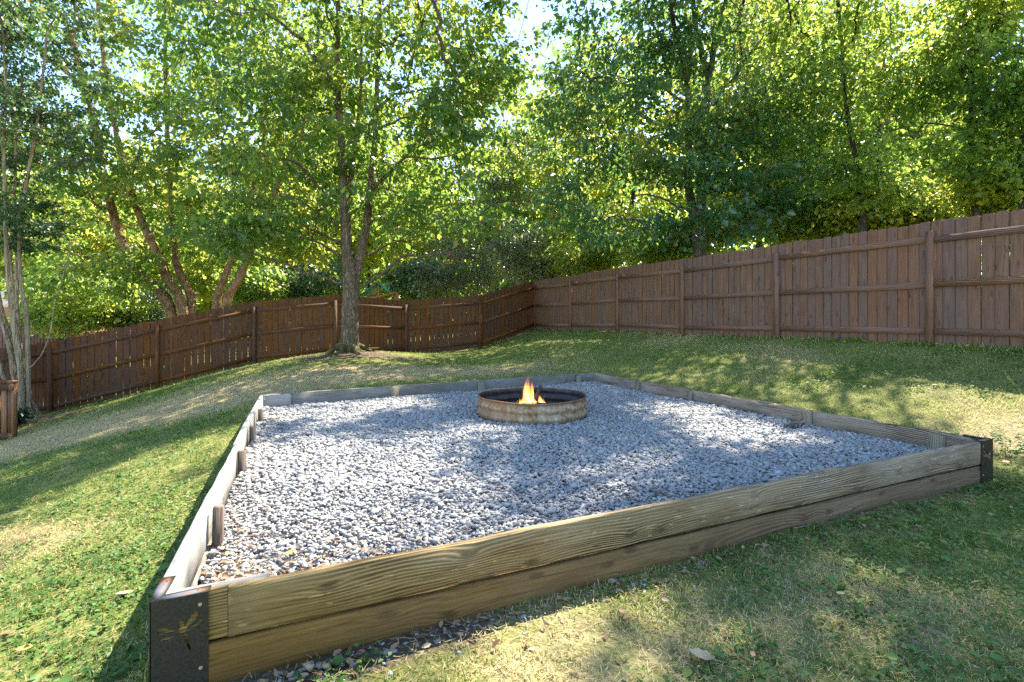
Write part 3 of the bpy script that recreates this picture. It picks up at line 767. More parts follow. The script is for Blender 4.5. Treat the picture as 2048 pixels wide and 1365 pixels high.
pp = pp[np.hypot(pp[:, 0] - RC[0], pp[:, 1] - RC[1]) > RR + .012]
pz = gravel_z(pp[:, 0], pp[:, 1]) + RNG.uniform(-.010, .008, len(pp))
sz = np.clip(np.exp(RNG.normal(0, .36, len(pp))), .4, 1.75) * .0136
tc = np.clip(RNG.beta(2.4, 2.0, len(pp)) * .92 , 0, 1); tc = np.where(RNG.random(len(pp)) < .02, .98, tc)
near = pp[:, 1] < 3.5
V1, F1, A1 = stones(near.sum(), ico(), np.c_[pp, pz][near], sz[near], tc[near])
q_ = BA + eAB * np.abs(RNG.normal(.3, 1.6, 260)).clip(0, 5.4)[:, None] - nAB * (.03 + np.abs(RNG.normal(0, .09, 260)))[:, None]; SP = np.c_[q_, height(q_[:, 0], q_[:, 1]) + .004]
V2, F2, A2 = stones((~near).sum(), octa(), np.c_[pp, pz][~near], sz[~near] * 1.25, tc[~near])
V3, F3, A3 = stones(len(SP), ico(), SP, np.exp(RNG.normal(-.4, .4, len(SP))) * .013, RNG.uniform(.1, .7, len(SP)))
o = link('gravel', mesh_np('gravel', np.vstack([V1, V2, V3]), [np.vstack([F1, F2 + len(V1), F3 + len(V1) + len(V2)])], MAT['gravel'], {'t': np.concatenate([A1, A2, A3])}))
tag(o, 'grey crushed limestone gravel filling the boarded bed', 'gravel', kind='stuff')

# ---------------------------------------------------------------- fire ring, logs, flames
gz0 = float(gravel_z(RC[0], RC[1]))
ring = empty('fire_ring', (RC[0], RC[1], gz0), 'rusty corrugated steel fire ring sunk in the gravel', 'fire ring')
N = 120
prof = [(-.06, 0), (-.01, .002), (.015, .008), (.04, .018), (.062, .018), (.083, .004), (.1, .0), (.118, .006), (.138, .018), (.158, .018), (.178, .004), (.196, .0), (.212, .004), (.219, .008)]
prof = [(z, r * 1.35) for z, r in prof]
th = np.arange(N) / N * 2 * math.pi
ovz = .004 * np.sin(th * 2 + 1) + .003 * np.sin(th * 5)
ovr = .004 * np.sin(th * 3) + .003 * np.cos(th * 2)
seam = (np.abs(((th - math.radians(213)) + math.pi) % (2 * math.pi) - math.pi) < .03)
def lathe(prof, r0, inner):
    V = []
    for z, dr in prof:
        rr = r0 + (dr - .008 if not inner else dr - .014) + ovr
        V.append(np.c_[np.cos(th) * rr, np.sin(th) * rr, z + ovz * (z > .1)])
    return np.array(V)
Vo, Vi = lathe(prof, RR, False), lathe(prof[::-1], RR, True)
Vo[2:13, seam, :2] *= 1.006
Vall = np.concatenate([Vo, Vi]).reshape(-1, 3); rows = len(prof) * 2
i = np.arange(rows - 1)[:, None] * N; j = np.arange(N)[None, :]; j2 = (j + 1) % N
Q = np.stack([i + j, i + j2, i + N + j2, i + N + j], -1).reshape(-1, 4)
mi = np.repeat((np.arange(rows - 1) >= len(prof)).astype(int), N)
link('ring_wall', mesh_np('ring_wall', Vall, [Q], [MAT['ring'], MAT['ring_in']], None, True, mi), ring)
gg = Geo()
tp = np.c_[np.cos(th) * (RR + ovr), np.sin(th) * (RR + ovr), .223 + ovz]
gg.tube(np.vstack([tp, tp[:1]]), .0075, 8, False)
link('rim_bead', gg.mesh('rim_bead', MAT['ring'], True), ring)
# ash floor
k = 40; rr_, tt_ = np.meshgrid(np.linspace(0.02, RR - .03, 12), np.arange(k) / k * 2 * math.pi, indexing='ij')
AV = np.c_[(rr_ * np.cos(tt_)).ravel(), (rr_ * np.sin(tt_)).ravel(), (.02 + .03 * np.exp(-(rr_ / .3) ** 2)).ravel() + RNG.uniform(-.008, .008, rr_.size)]
i = np.arange(11)[:, None] * k; j = np.arange(k)[None, :]; j2 = (j + 1) % k
o = link('ash_bed', mesh_np('ash_bed', AV + np.array([RC[0], RC[1], gz0]), [np.stack([i + j, i + k + j, i + k + j2, i + j2], -1).reshape(-1, 4)], MAT['ash'], None, True))
tag(o, 'grey ash and cinders inside the fire ring', 'ash', kind='stuff')
for k, (a, b, r, lab) in enumerate((((-.22, .02, .07), (.2, -.04, .1), .045, 'charred log lying across the ring under the flames'), ((-.12, -.16, .07), (.1, .2, .13), .038, 'blackened log crossing over the other burning log'),
                                  ((.02, .1, .05), (.1, .03, .32), .022, 'dark stick standing up between the two flames'))):
    g = Geo(); a, b = np.array(a), np.array(b)
    q, rd = smooth_path([a, a * .6 + b * .4 + np.array([0, 0, .01]), b], [r, r * 1.05, r * .85], .06)
    g.tube(q, rd, 9, True, .25, k)
    o = link('log', g.mesh('log', MAT['char'], False), None, (RC[0], RC[1], gz0)); tag(o, lab, 'firewood', 'burning firewood')
fire = empty('fire', (RC[0], RC[1], gz0), 'orange flames rising from the steel fire ring', 'fire')
for x, y, zb, hh, r in ((-.14, -.02, .05, .17, .045), (-.1, .02, .05, .21, .05), (-.05, -.03, .06, .23, .05), (-.01, .01, .06, .22, .05), (.03, -.02, .06, .18, .045), (.1, .0, .07, .2, .036), (.13, .01, .06, .16, .035), (-.17, .0, .04, .12, .035), (.16, -.02, .06, .11, .03), (-.06, .02, .16, .36, .05), (-.01, .0, .14, .3, .045), (.08, -.03, .05, .12, .03)):
    m = 12; t = np.linspace(0, 1, m)
    rad = r * np.sin(np.clip(t * 1.15 + .12, 0, 1) * math.pi) ** .8 * (1 - t * .55) + .003
    w = random.uniform(0, 6)
    c = np.c_[.02 * np.sin(t * 4 + w) * t, .015 * np.cos(t * 5 + w) * t, t * hh]
    g = Geo(); g.tube(c, rad, 10, True)
    me = g.mesh('flame_tongue', MAT['flame'], True)
    bm = bmesh.new(); bm.from_mesh(me); bmesh.ops.holes_fill(bm, edges=bm.edges, sides=0); bmesh.ops.recalc_face_normals(bm, faces=bm.faces); bm.to_mesh(me); bm.free()
    link('flame_tongue', me, fire, (x, y, zb))

# ---------------------------------------------------------------- trees
# where sunlight reaches the ground in the photograph (photo pixels): crowns keep gaps towards these places
LIT = [[(330, 1180), (430, 960), (560, 955), (640, 925), (800, 985), (900, 1040), (760, 1060), (700, 1110), (500, 1180)], [(600, 842), (800, 800), (830, 815), (640, 860)], [(890, 870), (1000, 885), (960, 920), (880, 900)],
       [(1130, 1000), (1260, 960), (1330, 985), (1180, 1030)], [(1270, 812), (1440, 830), (1430, 850), (1290, 838)], [(1370, 880), (1600, 890), (1620, 925), (1400, 915)],
       [(0, 1040), (430, 862), (455, 890), (0, 1120)], [(0, 1215), (190, 1135), (280, 1220), (180, 1365), (0, 1365)], [(90, 905), (400, 785), (640, 742), (640, 765), (400, 815), (150, 930)], [(700, 742), (950, 722), (960, 745), (720, 770)],
       [(900, 700), (1040, 690), (1000, 725), (900, 735)], [(1860, 755), (2048, 740), (2048, 880), (1900, 850)], [(1560, 800), (1720, 785), (1740, 810), (1600, 820)], [(840, 1310), (1180, 1212), (1320, 1235), (1120, 1365), (840, 1365)],
       [(420, 1150), (1000, 1040), (1010, 1080), (420, 1210)], [(700, 700), (820, 705), (830, 722), (640, 725)], [(1250, 735), (1420, 730), (1430, 752), (1260, 760)]]
def sunlit(p):
    """does the sun ray through p meet the ground where the photo is sunlit?"""
    zg = np.full(len(p), .25)
    for _ in range(3):
        t = (p[:, 2] - zg) / SUN[2]
        q = p - t[:, None] * SUN
        zg = height(q[:, 0], q[:, 1])
    x, y = to_px(np.c_[q[:, :2], zg])
    r = np.zeros(len(p), bool)
    for poly in LIT: r |= in_poly(x, y, poly)
    return r & (q[:, 1] > .5)

def leaves(c, o, n, R, L, tilt, flat, droop, wl=.72):
    """c (m,3) spray centres, o (m,3) outward directions, n leaves per spray"""
    m = len(c)
    o = o.copy(); o[:, 2] *= .35; o /= np.linalg.norm(o, axis=1)[:, None] + 1e-6
    pz_ = np.cross(o, [0, 0, 1.]); pz_ /= np.linalg.norm(pz_, axis=1)[:, None] + 1e-6
    rr = np.sqrt(RNG.random((m, n))); ta = RNG.random((m, n)) * 2 * math.pi
    a, b = rr * np.cos(ta), rr * np.sin(ta)
    Rr = (R * .9 * RNG.uniform(.6, 1.35, m))[:, None]
    pos = c[:, None, :] + o[:, None, :] * (a * Rr * 1.25)[..., None] + pz_[:, None, :] * (b * Rr * .9)[..., None]
    pos[..., 2] += -droop * Rr * (a * a * .8 + b * b) + RNG.normal(0, flat, (m, n)) * Rr
    pos = pos.reshape(-1, 3); N_ = len(pos)
    d = (o[:, None, :] * (.35 + a)[..., None] + pz_[:, None, :] * b[..., None]).reshape(-1, 3) + RNG.normal(0, .35, (N_, 3))
    d[:, 2] -= .85; d /= np.linalg.norm(d, axis=1)[:, None]
    up = np.array([0, 0, 1.]) + RNG.normal(0, tilt, (N_, 3))
    s = np.cross(d, up); s /= np.linalg.norm(s, axis=1)[:, None] + 1e-6
    nn = np.cross(s, d)
    l = (1.26 * L * np.clip(np.exp(RNG.normal(-.05, .3, N_)), .45, 1.7))[:, None]
    w = l * wl * .5
    V = np.stack([pos, pos + d * l * .45 + s * w + nn * l * .1, pos + d * l, pos + d * l * .45 - s * w + nn * l * .1], 1)
    return V
def leaf_mesh(name, V, mat, tint, patch=.5):
    n = len(V)
    c = V[:, 0]
    t = .5 + .9 * (vnoise(c[:, 0] * patch, c[:, 1] * patch, c[:, 2] * patch, 77) - .5) + RNG.normal(0, .16, n) + tint
    t = np.clip(t, 0, .93); t = np.where(RNG.random(n) < .012, 1.0, t)
    F_ = np.arange(n * 4).reshape(-1, 4)
    F_ = np.concatenate([F_[:, [0, 1, 2]], F_[:, [0, 2, 3]]])
    return mesh_np(name, V.reshape(-1, 3), [F_], mat, {'t': np.repeat(t, 4)})

def blob(x, y, rx, ry, Z, dr): 
    return (P(x, y, Z), np.array([rx / F * Z, dr, ry / F * Z]))

NLEAF = [0]
def tree(name, label, base, stems, blobs, nsp, nl, L, R, leaf, bark, group=None, cat='tree', seed=0, tint=0.0, tilt=1.15, flat=.17, droop=.4, sides=9, limbs=(), twigs=3, thr=.40, gapscale=.7, keep=1.0, wl=.72, zmin=None, lit=True, shade=0):
    global RNG
    RNG = np.random.default_rng(1000 + seed)
    base = np.asarray(base, float)
    root = empty(name, base, label, cat, group)
    g = Geo(); nodes, nrad = [], []
    for pts, r0, r1 in stems:
        pts = [np.asarray(p, float) for p in pts]
        rad = np.linspace(0, 1, len(pts)); rad = r0 + (r1 - r0) * rad ** .8
        q, rd = smooth_path(pts, rad, max(.16, r0 * 1.2))
        q[1:] += (RNG.random((len(q) - 1, 3)) - .5) * r0 * .18
        if abs(pts[0][2] - base[2]) < .5 and np.hypot(*(pts[0] - base)[:2]) < .6:
            hh = q[:, 2] - base[2]; rd = rd * (1 + .38 * np.exp(-np.clip(hh, 0, None) / (.8 * r0 + .08)))
        g.tube(q - base, rd, sides, True, .22, seed + len(nodes))
        nodes += list(q[len(q) // 5:]); nrad += list(rd[len(q) // 5:])
    link('trunk', g.mesh('trunk', bark, True), root)
    for pts, r0, r1 in limbs:
        pts = [np.asarray(p, float) for p in pts]
        q, rd = smooth_path(pts, np.linspace(r0, r1, len(pts)), .22)
        q[1:] += (RNG.random((len(q) - 1, 3)) - .5) * .05
        gl = Geo(); gl.tube(q - base, rd, 6, True, .2, seed)
        link('branch', gl.mesh('branch', bark, True), root)
        nodes += list(q); nrad += list(rd)
    nodes = np.array(nodes); nrad = np.array(nrad)
    # spray centres
    tot = sum(np.prod(r) ** .66 for _, r in blobs); C = []
    for c, r in blobs:
        m = int(nsp * 2.2 * np.prod(r) ** .66 / tot) + 1
        d = RNG.normal(size=(m, 3)); d /= np.linalg.norm(d, axis=1)[:, None]
        C.append(c + d * (RNG.random(m) ** (1 / 2.6))[:, None] * r)
    C = np.concatenate(C)
    nv = vnoise(C[:, 0] * gapscale, C[:, 1] * gapscale, C[:, 2] * gapscale * 1.5, seed)
    C = C[nv > thr]
    if zmin is not None: C = C[C[:, 2] > zmin]
    RNG.shuffle(C); C = C[:int(nsp * .8)]
    if lit:
        px, py = to_px(C)
        off = (py < -30) | (px < -40) | (px > 2090)
        e1 = np.cross(SUN, [0, 0, 1.]); e1 /= np.linalg.norm(e1); e2 = np.cross(SUN, e1)
        hit = sunlit(C)
        for a_ in range(6): hit |= sunlit(C + R * .75 * (math.cos(a_ * 1.047) * e1 + math.sin(a_ * 1.047) * e2))
        C = C[~(hit & (off | (RNG.random(len(C)) < .35)))]
    if shade:                                              # unseen leaf sprays added to the crown to shade bed and near lawn
        S_, tries = [], 0
        ax = nodes[np.argmax(nodes[:, 2])]
        while len(S_) < shade and tries < 60000:
            tries += 1
            q = np.array([RNG.uniform(-5.5, 5.0), RNG.uniform(1.0, 8.5), .25])
            k_ = RNG.random()
            if k_ < .13: q[:2] = RNG.uniform(.3, 4.6), RNG.uniform(1.2, 3.9)
            elif k_ < .75:
                u_, v_ = RNG.random(2); q[:2] = (BA * (1 - u_) + BB * u_) * (1 - v_) + (BD * (1 - u_) + BC * u_) * v_
            z = RNG.uniform(9.0, 15.0)
            p = q + SUN * ((z - .25) / SUN[2])
            if np.hypot(*(p - ax)[:2]) > 6.0 or p[1] < 7: continue
            if to_px(p)[1] > -60 and to_px(p)[0] < 2080: continue
            S_.append(p)
        if S_:
            S_ = np.array(S_); hit = sunlit(S_)
            for a_ in range(6): hit |= sunlit(S_ + R * .9 * (math.cos(a_ * 1.047) * e1 + math.sin(a_ * 1.047) * e2))
            C = np.vstack([C, S_[~hit]])
    dn = np.array([np.min(((nodes - c) ** 2).sum(1)) for c in C]); C = C[np.argsort(dn)]
    m = len(C)
    # branch every spray to the nearest wood already there
    NP = np.zeros((len(nodes) + 3 * m, 3)); NP[:len(nodes)] = nodes; cnt = len(nodes)
    par = -np.ones(len(NP), int); tips = np.zeros(len(NP)); O = np.zeros((m, 3)); chains = []
    for k, c in enumerate(C):
        dd = c - NP[:cnt]; dist = np.sqrt((dd ** 2).sum(1))
        a = int(np.argmin(dist + .9 * np.clip(NP[:cnt, 2] - c[2] + .25 * dist, 0, None)))
        p0 = NP[a]; v = c - p0; l = np.linalg.norm(v) + 1e-6
        bend = np.array([0, 0, .13 * l]) + RNG.normal(0, .06 * l, 3)
        ids = [a]
        for f in (.4, .75, 1.0):
            NP[cnt] = p0 + v * f + bend * 4 * f * (1 - f); par[cnt] = ids[-1]; ids.append(cnt); cnt += 1
        chains.append(ids)
        h = c - base; O[k] = v / l + .4 * np.array([h[0], h[1], 0]) / (np.hypot(h[0], h[1]) + .3)
        q = ids[-1]
        while q >= 0: tips[q] += 1; q = par[q]
    gb = Geo()
    tipr = .0045 + .0006 * L / .1
    for k, ids in enumerate(chains):
        r = tipr * np.sqrt(np.maximum(tips[ids], 1)); r[0] = min(r[0], r[1] * 1.25)
        if ids[0] < len(nrad): r = np.minimum(r, nrad[ids[0]] * .75)
        gb.tube(NP[ids] - base, r, 4 if r[0] > .012 else 3, False)
        if twigs:
            o_ = O[k] * np.array([1, 1, .3]); o_ /= np.linalg.norm(o_) + 1e-6; s_ = np.cross(o_, [0, 0, 1])
            for _ in range(twigs):
                e = C[k] + o_ * RNG.uniform(-.3, 1.1) * R + s_ * RNG.uniform(-.9, .9) * R + np.array([0, 0, -.25 * R * droop])
                gb.tube(np.array([NP[ids[-2]] * .4 + C[k] * .6, e]) - base, [tipr * .8, tipr * .45], 3, False)
    if m:
        o = link('branches', gb.mesh('branches', bark), root); o['kind'] = 'stuff'
        V = leaves(C, O, nl, R, L, tilt, flat, droop, wl)
        NLEAF[0] += len(V)
        cr = link('crown', leaf_mesh('crown', V - base, leaf, tint), root); cr['kind'] = 'stuff'
    return root

Zc = 12.5
cm_base = P(698, 705, Zc); cm_base[2] = hz(cm_base[0], cm_base[1]) - .03
def path(Z, *pts, dz=0.0): return [P(x, y, Z + dz * k) for k, (x, y) in enumerate(pts)]
st = [([cm_base, P(700, 645, Zc), P(703, 580, Zc), P(700, 520, Zc)], .19, .175),
      (path(Zc, (697, 545), (692, 460), (687, 380), (683, 300), (678, 220), (676, 130), (676, 20), (672, -120), (668, -260)), .145, .025),
      (path(Zc, (706, 590), (719, 520), (731, 460), (738, 410), (743, 350), (749, 280), (753, 210), (757, 100), (762, -50), (766, -200), dz=.06), .13, .025),
      (path(Zc + .1, (692, 410), (705, 335), (712, 280), (721, 180), (723, 60), (728, -60)), .07, .02)]
# surface roots at the foot
for a in (20, 75, 130, 175, 215, 260, 310):
    d = np.array([math.cos(math.radians(a)), math.sin(math.radians(a))]); q = []
    for f in (.1, .32, .55, .8):
        x, y = cm_base[0] + d[0] * f, cm_base[1] + d[1] * f
        q.append((x, y, hz(x, y) + (.2 - .25 * f if f < .5 else .02 - .06 * f)))
    st.append((q, .075, .015))
lm = [(path(Zc, (684, 570), (649, 557), (608, 545), (558, 525), (500, 504), (440, 488), dz=-.2), .042, .012),
      (path(Zc, (686, 518), (642, 488), (592, 472), (530, 465), dz=-.25), .04, .012),
      (path(Zc, (685, 489), (629, 461), (580, 440), (520, 420), dz=.3), .036, .01),
      (path(Zc, (684, 458), (642, 430), (605, 405), (560, 385), dz=-.3), .034, .01),
      (path(Zc, (724, 572), (770, 545), (807, 515), (865, 511), (945, 494), dz=-.15), .042, .012),
      (path(Zc, (736, 511), (777, 488), (811, 479), (870, 470), dz=.3), .036, .01),
      (path(Zc, (738, 446), (760, 440), (797, 447), (835, 470), dz=-.3), .034, .01),
      (path(Zc, (745, 378), (781, 343), (810, 316), (866, 318), (930, 300), dz=-.3), .05, .012),
      (path(Zc, (688, 395), (652, 388), (620, 350), (588, 325), (553, 315), (500, 310), dz=-.25), .045, .012),
      (path(Zc, (680, 190), (640, 129), (617, 94), (573, 56), (529, 26), (480, 10), dz=-.3), .06, .015),
      (path(Zc, (681, 240), (640, 215), (590, 200), (540, 150), dz=.35), .045, .012),
      (path(Zc, (752, 220), (790, 190), (840, 180), (900, 172), dz=-.3), .04, .012),
      (path(Zc, (750, 262), (800, 240), (850, 225), dz=.4), .04, .012),
      (path(Zc - .6, (772, 438), (782, 475), (786, 520), (790, 566)), .018, .008)]
bl = [blob(560, 330, 190, 170, Zc, 3.0), blob(850, 320, 210, 150, Zc, 3.0), blob(700, 240, 250, 170, Zc + .8, 3.2), blob(560, 70, 210, 200, Zc, 3.4), blob(840, 60, 220, 190, Zc, 3.4), blob(700, -120, 300, 120, Zc, 2.8), blob(950, 190, 95, 150, Zc + .5, 2.0), blob(960, 30, 85, 130, Zc + .3, 1.8),
      blob(900, 455, 150, 48, Zc - .2, 1.6), blob(500, 460, 100, 60, Zc - .2, 1.6), blob(620, 475, 70, 55, Zc + 1.6, 1.2), blob(800, 425, 60, 50, Zc + 1.8, 1.0), blob(822, 510, 18, 40, Zc - .5, .4)]
tree('maple_tree', 'leaning double-stemmed maple standing on the lawn before the dark fence', cm_base, st, bl, 1150, 44, .105, .5, MAT['leaf_maple'], MAT['bark_maple'], seed=1, limbs=lm, sides=16, twigs=4, thr=.36, shade=230)

Zb = 17.0
b0 = np.array([*P(360, 0, Zb)[:2], 0]); b0[2] = hz(b0[0], b0[1]) - .1
tree('birch_tree', 'river birch with four flaking tan stems leaning left behind the dark fence', b0,
     [([b0, P(340, 617, Zb), P(290, 556, Zb), P(251, 500, Zb), P(215, 390, Zb), P(192, 259, Zb), P(172, 190, Zb), P(140, 150, Zb - .3), P(85, 110, Zb - .6)], .2, .05),
      ([b0, P(365, 619, Zb), P(339, 566, Zb), P(314, 508, Zb), P(280, 435, Zb), P(256, 363, Zb), P(225, 230, Zb), P(205, 100, Zb), P(190, -60, Zb)], .19, .05),
      ([b0, P(384, 614, Zb + .3), P(362, 551, Zb + .4), P(350, 508, Zb + .5), P(342, 400, Zb + .6), P(335, 250, Zb + .6), P(330, 50, Zb + .6), P(330, -110, Zb + .6)], .16, .04),
      ([P(178, 200, Zb), P(150, 100, Zb), P(133, 44, Zb), P(95, -5, Zb), P(60, -90, Zb)], .11, .04)],
     [blob(180, 330, 190, 190, Zb, 3.2), blob(330, 300, 170, 210, Zb, 3.2), blob(160, 60, 210, 170, Zb, 3.4), blob(370, 40, 170, 180, Zb, 3.0), blob(250, -130, 240, 90, Zb, 2.4), blob(250, 540, 110, 60, Zb - .8, 1.2), blob(150, 560, 100, 90, Zb + 1, 1.6)],
     900, 40, .115, .5, MAT['leaf_birch'], MAT['bark_birch'], 'river birches behind the dark fence', seed=2, sides=12, thr=.42)
b1 = np.array([*P(436, 0, Zb)[:2], 0]); b1[2] = hz(b1[0], b1[1]) - .1
tree('birch_tree', 'river birch with two flaking tan stems leaning right behind the dark fence', b1,
     [([b1, P(432, 609, Zb), P(452, 551, Zb), P(475, 479, Zb), P(500, 400, Zb), P(525, 300, Zb), P(530, 180, Zb), P(528, 40, Zb)], .15, .04),
      ([b1, P(452, 609, Zb - .3), P(480, 556, Zb - .4), P(508, 488, Zb - .4), P(545, 400, Zb - .4), P(585, 300, Zb - .4), P(620, 180, Zb - .2), P(640, 50, Zb)], .17, .04)],
     [blob(500, 330, 150, 190, Zb + .5, 2.8), blob(600, 200, 170, 170, Zb + .5, 3), blob(560, 0, 200, 160, Zb, 3), blob(440, 480, 90, 70, Zb + 1.5, 1.5)],
     620, 40, .115, .5, MAT['leaf_birch'], MAT['bark_birch'], 'river birches behind the dark fence', seed=3, sides=12, thr=.42)

Zm = 11.6
m0 = P(48, 842, Zm); m0[2] = hz(m0[0], m0[1]) - .04
def cs(x0, *pts, dz=0.): return [np.array([P(x0, 0, Zm)[0], Zm + dz, m0[2]])] + [P(x, y, Zm + dz * (1 + .6 * k)) for k, (x, y) in enumerate(pts)]
tree('crape_myrtle', 'smooth barked tree of many slender stems beside the orange railing', m0,
     [(cs(58, (56, 745), (54, 640), (42, 570), (40, 450), (60, 330), (80, 200), (95, 60)), .06, .02), (cs(47, (33, 771), (17, 687), (2, 640), (-30, 540), (-60, 400), (-90, 250), dz=.1), .07, .02),
      (cs(52, (41, 745), (27, 640), (17, 573), (12, 450), (8, 300), (10, 150), (0, 0), dz=-.1), .07, .02), (cs(50, (44, 730), (34, 626), (34, 560), (30, 430), (32, 290), (45, 150), dz=.15), .055, .02),
      (cs(44, (28, 800), (8, 760), (-14, 690), (-50, 600), (-90, 450), dz=-.1), .06, .02), (cs(46, (32, 760), (24, 690), (0, 600), (-12, 500), (-15, 350), (-20, 150), dz=.25), .055, .02), (cs(54, (50, 770), (44, 700), (30, 600), (22, 500), (40, 400), (70, 300), dz=.3), .045, .015),
      ([P(58, 738, Zm), P(82, 712, Zm), P(100, 668, Zm), P(108, 615, Zm), P(130, 540, Zm), P(150, 470, Zm)], .018, .008)],
     [blob(20, 270, 150, 140, Zm, 1.9), blob(60, 90, 150, 130, Zm, 1.9), blob(-60, 180, 140, 220, Zm, 2.0), blob(30, -90, 150, 100, Zm, 1.6), blob(20, 440, 90, 60, Zm, 1.2)],
     520, 60, .062, .34, MAT['leaf_crape'], MAT['bark_crape'], seed=4, sides=8, thr=.40, twigs=3, gapscale=1.1)

Zr = 16.0
r0 = np.array([*P(1398, 0, Zr)[:2], 0]); r0[2] = hz(r0[0], r0[1]) - .05
tree('silver_maple', 'large blue-green maple with twin trunks behind the reddish fence', r0,
     [([r0, P(1398, 500, Zr), P(1388, 430, Zr), P(1377, 368, Zr), P(1378, 300, Zr), P(1376, 180, Zr), P(1350, 60, Zr), P(1330, -80, Zr), P(1320, -250, Zr)], .19, .03),
      ([r0, P(1402, 500, Zr), P(1403, 400, Zr), P(1403, 330, Zr), P(1410, 240, Zr), P(1413, 164, Zr), P(1402, 97, Zr), P(1388, 30, Zr), P(1386, -120, Zr), P(1380, -300, Zr)], .2, .03),
      ([P(1411, 180, Zr), P(1423, 130, Zr), P(1431, 67, Zr), P(1445, 30, Zr), P(1465, -100, Zr), P(1480, -240, Zr)], .11, .03)],
     [blob(1130, 150, 75, 130, Zr, 2.2), blob(1130, 20, 75, 90, Zr, 2), blob(1400, 330, 120, 55, Zr - 2.2, .8), blob(1420, 440, 130, 40, Zr - 2.2, .8), blob(1250, 450, 100, 40, Zr - 1.6, .8), blob(1200, 250, 150, 130, Zr - .5, 2.6), blob(1360, 260, 190, 120, Zr - 1.2, 2.2), blob(1520, 240, 130, 100, Zr - 1, 2.4), blob(1250, 80, 170, 110, Zr, 3), blob(1420, 40, 170, 120, Zr - .4, 3), blob(1170, 400, 110, 60, Zr - .6, 1.8), blob(1380, 400, 170, 55, Zr - 1.4, 1.4), blob(1560, 370, 110, 60, Zr - 1.4, 1.6),
      blob(1330, -110, 250, 110, Zr - .5, 2.6)],
     1350, 34, .115, .55, MAT['leaf_right'], MAT['bark_grey'], seed=5, sides=12, thr=.37, shade=560,
     limbs=[(path(Zr, (1378, 345), (1340, 338), (1300, 335), (1250, 345), dz=-.4), .05, .015), (path(Zr, (1388, 425), (1350, 410), (1320, 395), (1270, 390), dz=-.5), .05, .015), (path(Zr, (1403, 395), (1440, 375), (1480, 330), (1520, 310), dz=-.4), .05, .015), (path(Zr, (1402, 440), (1450, 460), (1490, 445), dz=-.5), .04, .012),
            (path(Zr, (1410, 250), (1440, 190), (1475, 146), (1504, 102), (1548, 58), (1592, 29), dz=-.2), .06, .02), (path(Zr, (1376, 210), (1330, 180), (1290, 170), (1230, 150), dz=-.3), .05, .015)])

# woods beyond the right fence
def wood(px, Z, lean, top, r, bl, nsp, label, seed, leaf='leaf_wood', bark='bark_dark', L=.13, R=.55, nl=42, tint=0., grp='woodland trees beyond the reddish fence', name='woodland_tree', thr=.4, lit=True, nst=1, shade=0):
    b = np.array([*P(px, 0, Z)[:2], 0.]); b[2] = hz(b[0], b[1]) - .1
    stems = []
    for k in range(nst):
        e = np.array([b[0] + (lean + (k - (nst - 1) / 2) * 2.2) , b[1] + random.uniform(-.5, .5), top * (1 - .1 * k)])
        q = [b + (e - b) * f + np.array([random.uniform(-.12, .12), random.uniform(-.1, .1), 0]) * (0 if f == 0 else 1) for f in (0, .15, .3, .5, .75, 1)]
        stems.append((q, r, r * .2))
    return tree(name, label, b, stems, bl, nsp, nl, L, R, MAT[leaf], MAT[bark], grp, seed=seed, sides=8, twigs=2, tint=tint, thr=thr + .05, lit=lit, shade=shade)
wood(1726, 12.6, -.6, 11, .11, [blob(1700, 170, 170, 170, 12.8, 1.6), blob(1690, 10, 170, 90, 12.8, 1.4), blob(1720, 370, 120, 60, 12.6, 1.2)], 400, 'slender tree with a dark crooked trunk just over the reddish fence', 11, L=.095, R=.45, nl=30, shade=260)
wood(1758, 14.2, .3, 12, .13, [blob(1800, 170, 150, 170, 14.2, 1.6), blob(1800, 0, 170, 100, 14.2, 1.5), blob(1830, 390, 110, 50, 14.0, 1.0)], 270, 'straight grey trunked tree standing between two darker trunks behind the fence', 12, bark='bark_grey', L=.1, R=.48, nl=22, shade=200)
wood(1938, 10.8, .5, 11, .09, [blob(1930, 190, 130, 180, 10.8, 1.4), blob(1920, 0, 130, 90, 10.8, 1.2), blob(1950, 355, 110, 40, 10.6, .8)], 380, 'thin dark trunked tree near the highest stretch of the fence', 13, L=.085, R=.4, nl=34, shade=200)
wood(2015, 10.2, .8, 12, .12, [blob(2060, 160, 120, 200, 10.2, 1.4), blob(2050, -30, 120, 90, 10.2, 1.2), blob(2060, 330, 90, 50, 10.0, .8)], 370, 'tree with spreading pale twigs at the end of the reddish fence', 14, leaf='leaf_wood', L=.085, R=.4, tint=-.1, nl=34, shade=200)
wood(1850, 17.5, .2, 13, .16, [blob(1850, 240, 200, 180, 17.5, 1.8)], 300, 'bright backlit tree deep in the woods behind thin trunks', 15, tint=.12, L=.15, R=.65)
wood(1610, 18.5, .0, 13.5, .16, [blob(1610, 210, 150, 160, 18.5, 1.8), blob(1600, 20, 150, 70, 18.5, 1.6), blob(1620, 350, 130, 60, 18, 1.6)], 330, 'yellow-green tree showing behind the big blue-green maple', 16, tint=.15, L=.15, R=.65, bark='bark_grey')
wood(1520, 22, .0, 14, .17, [blob(1500, 200, 150, 220, 22, 3.2), blob(1480, 400, 130, 60, 21, 2)], 300, 'backlit tree filling the gap right of the twin trunks', 17, tint=.15, L=.17, R=.75)
wood(1265, 23, .0, 14, .17, [blob(1250, 260, 180, 190, 23, 3.2), blob(1280, 440, 150, 60, 22, 2.2)], 360, 'yellow-green tree left of the twin trunks, behind the fence corner', 18, tint=.1, L=.17, R=.75)
wood(1110, 26, .0, 13, .18, [blob(1110, 330, 130, 170, 26, 3.2), blob(1100, 470, 110, 50, 25, 2.2)], 260, 'pale tree far beyond the corner of the two fences', 19, tint=.1, L=.19, R=.8, bark='bark_grey')
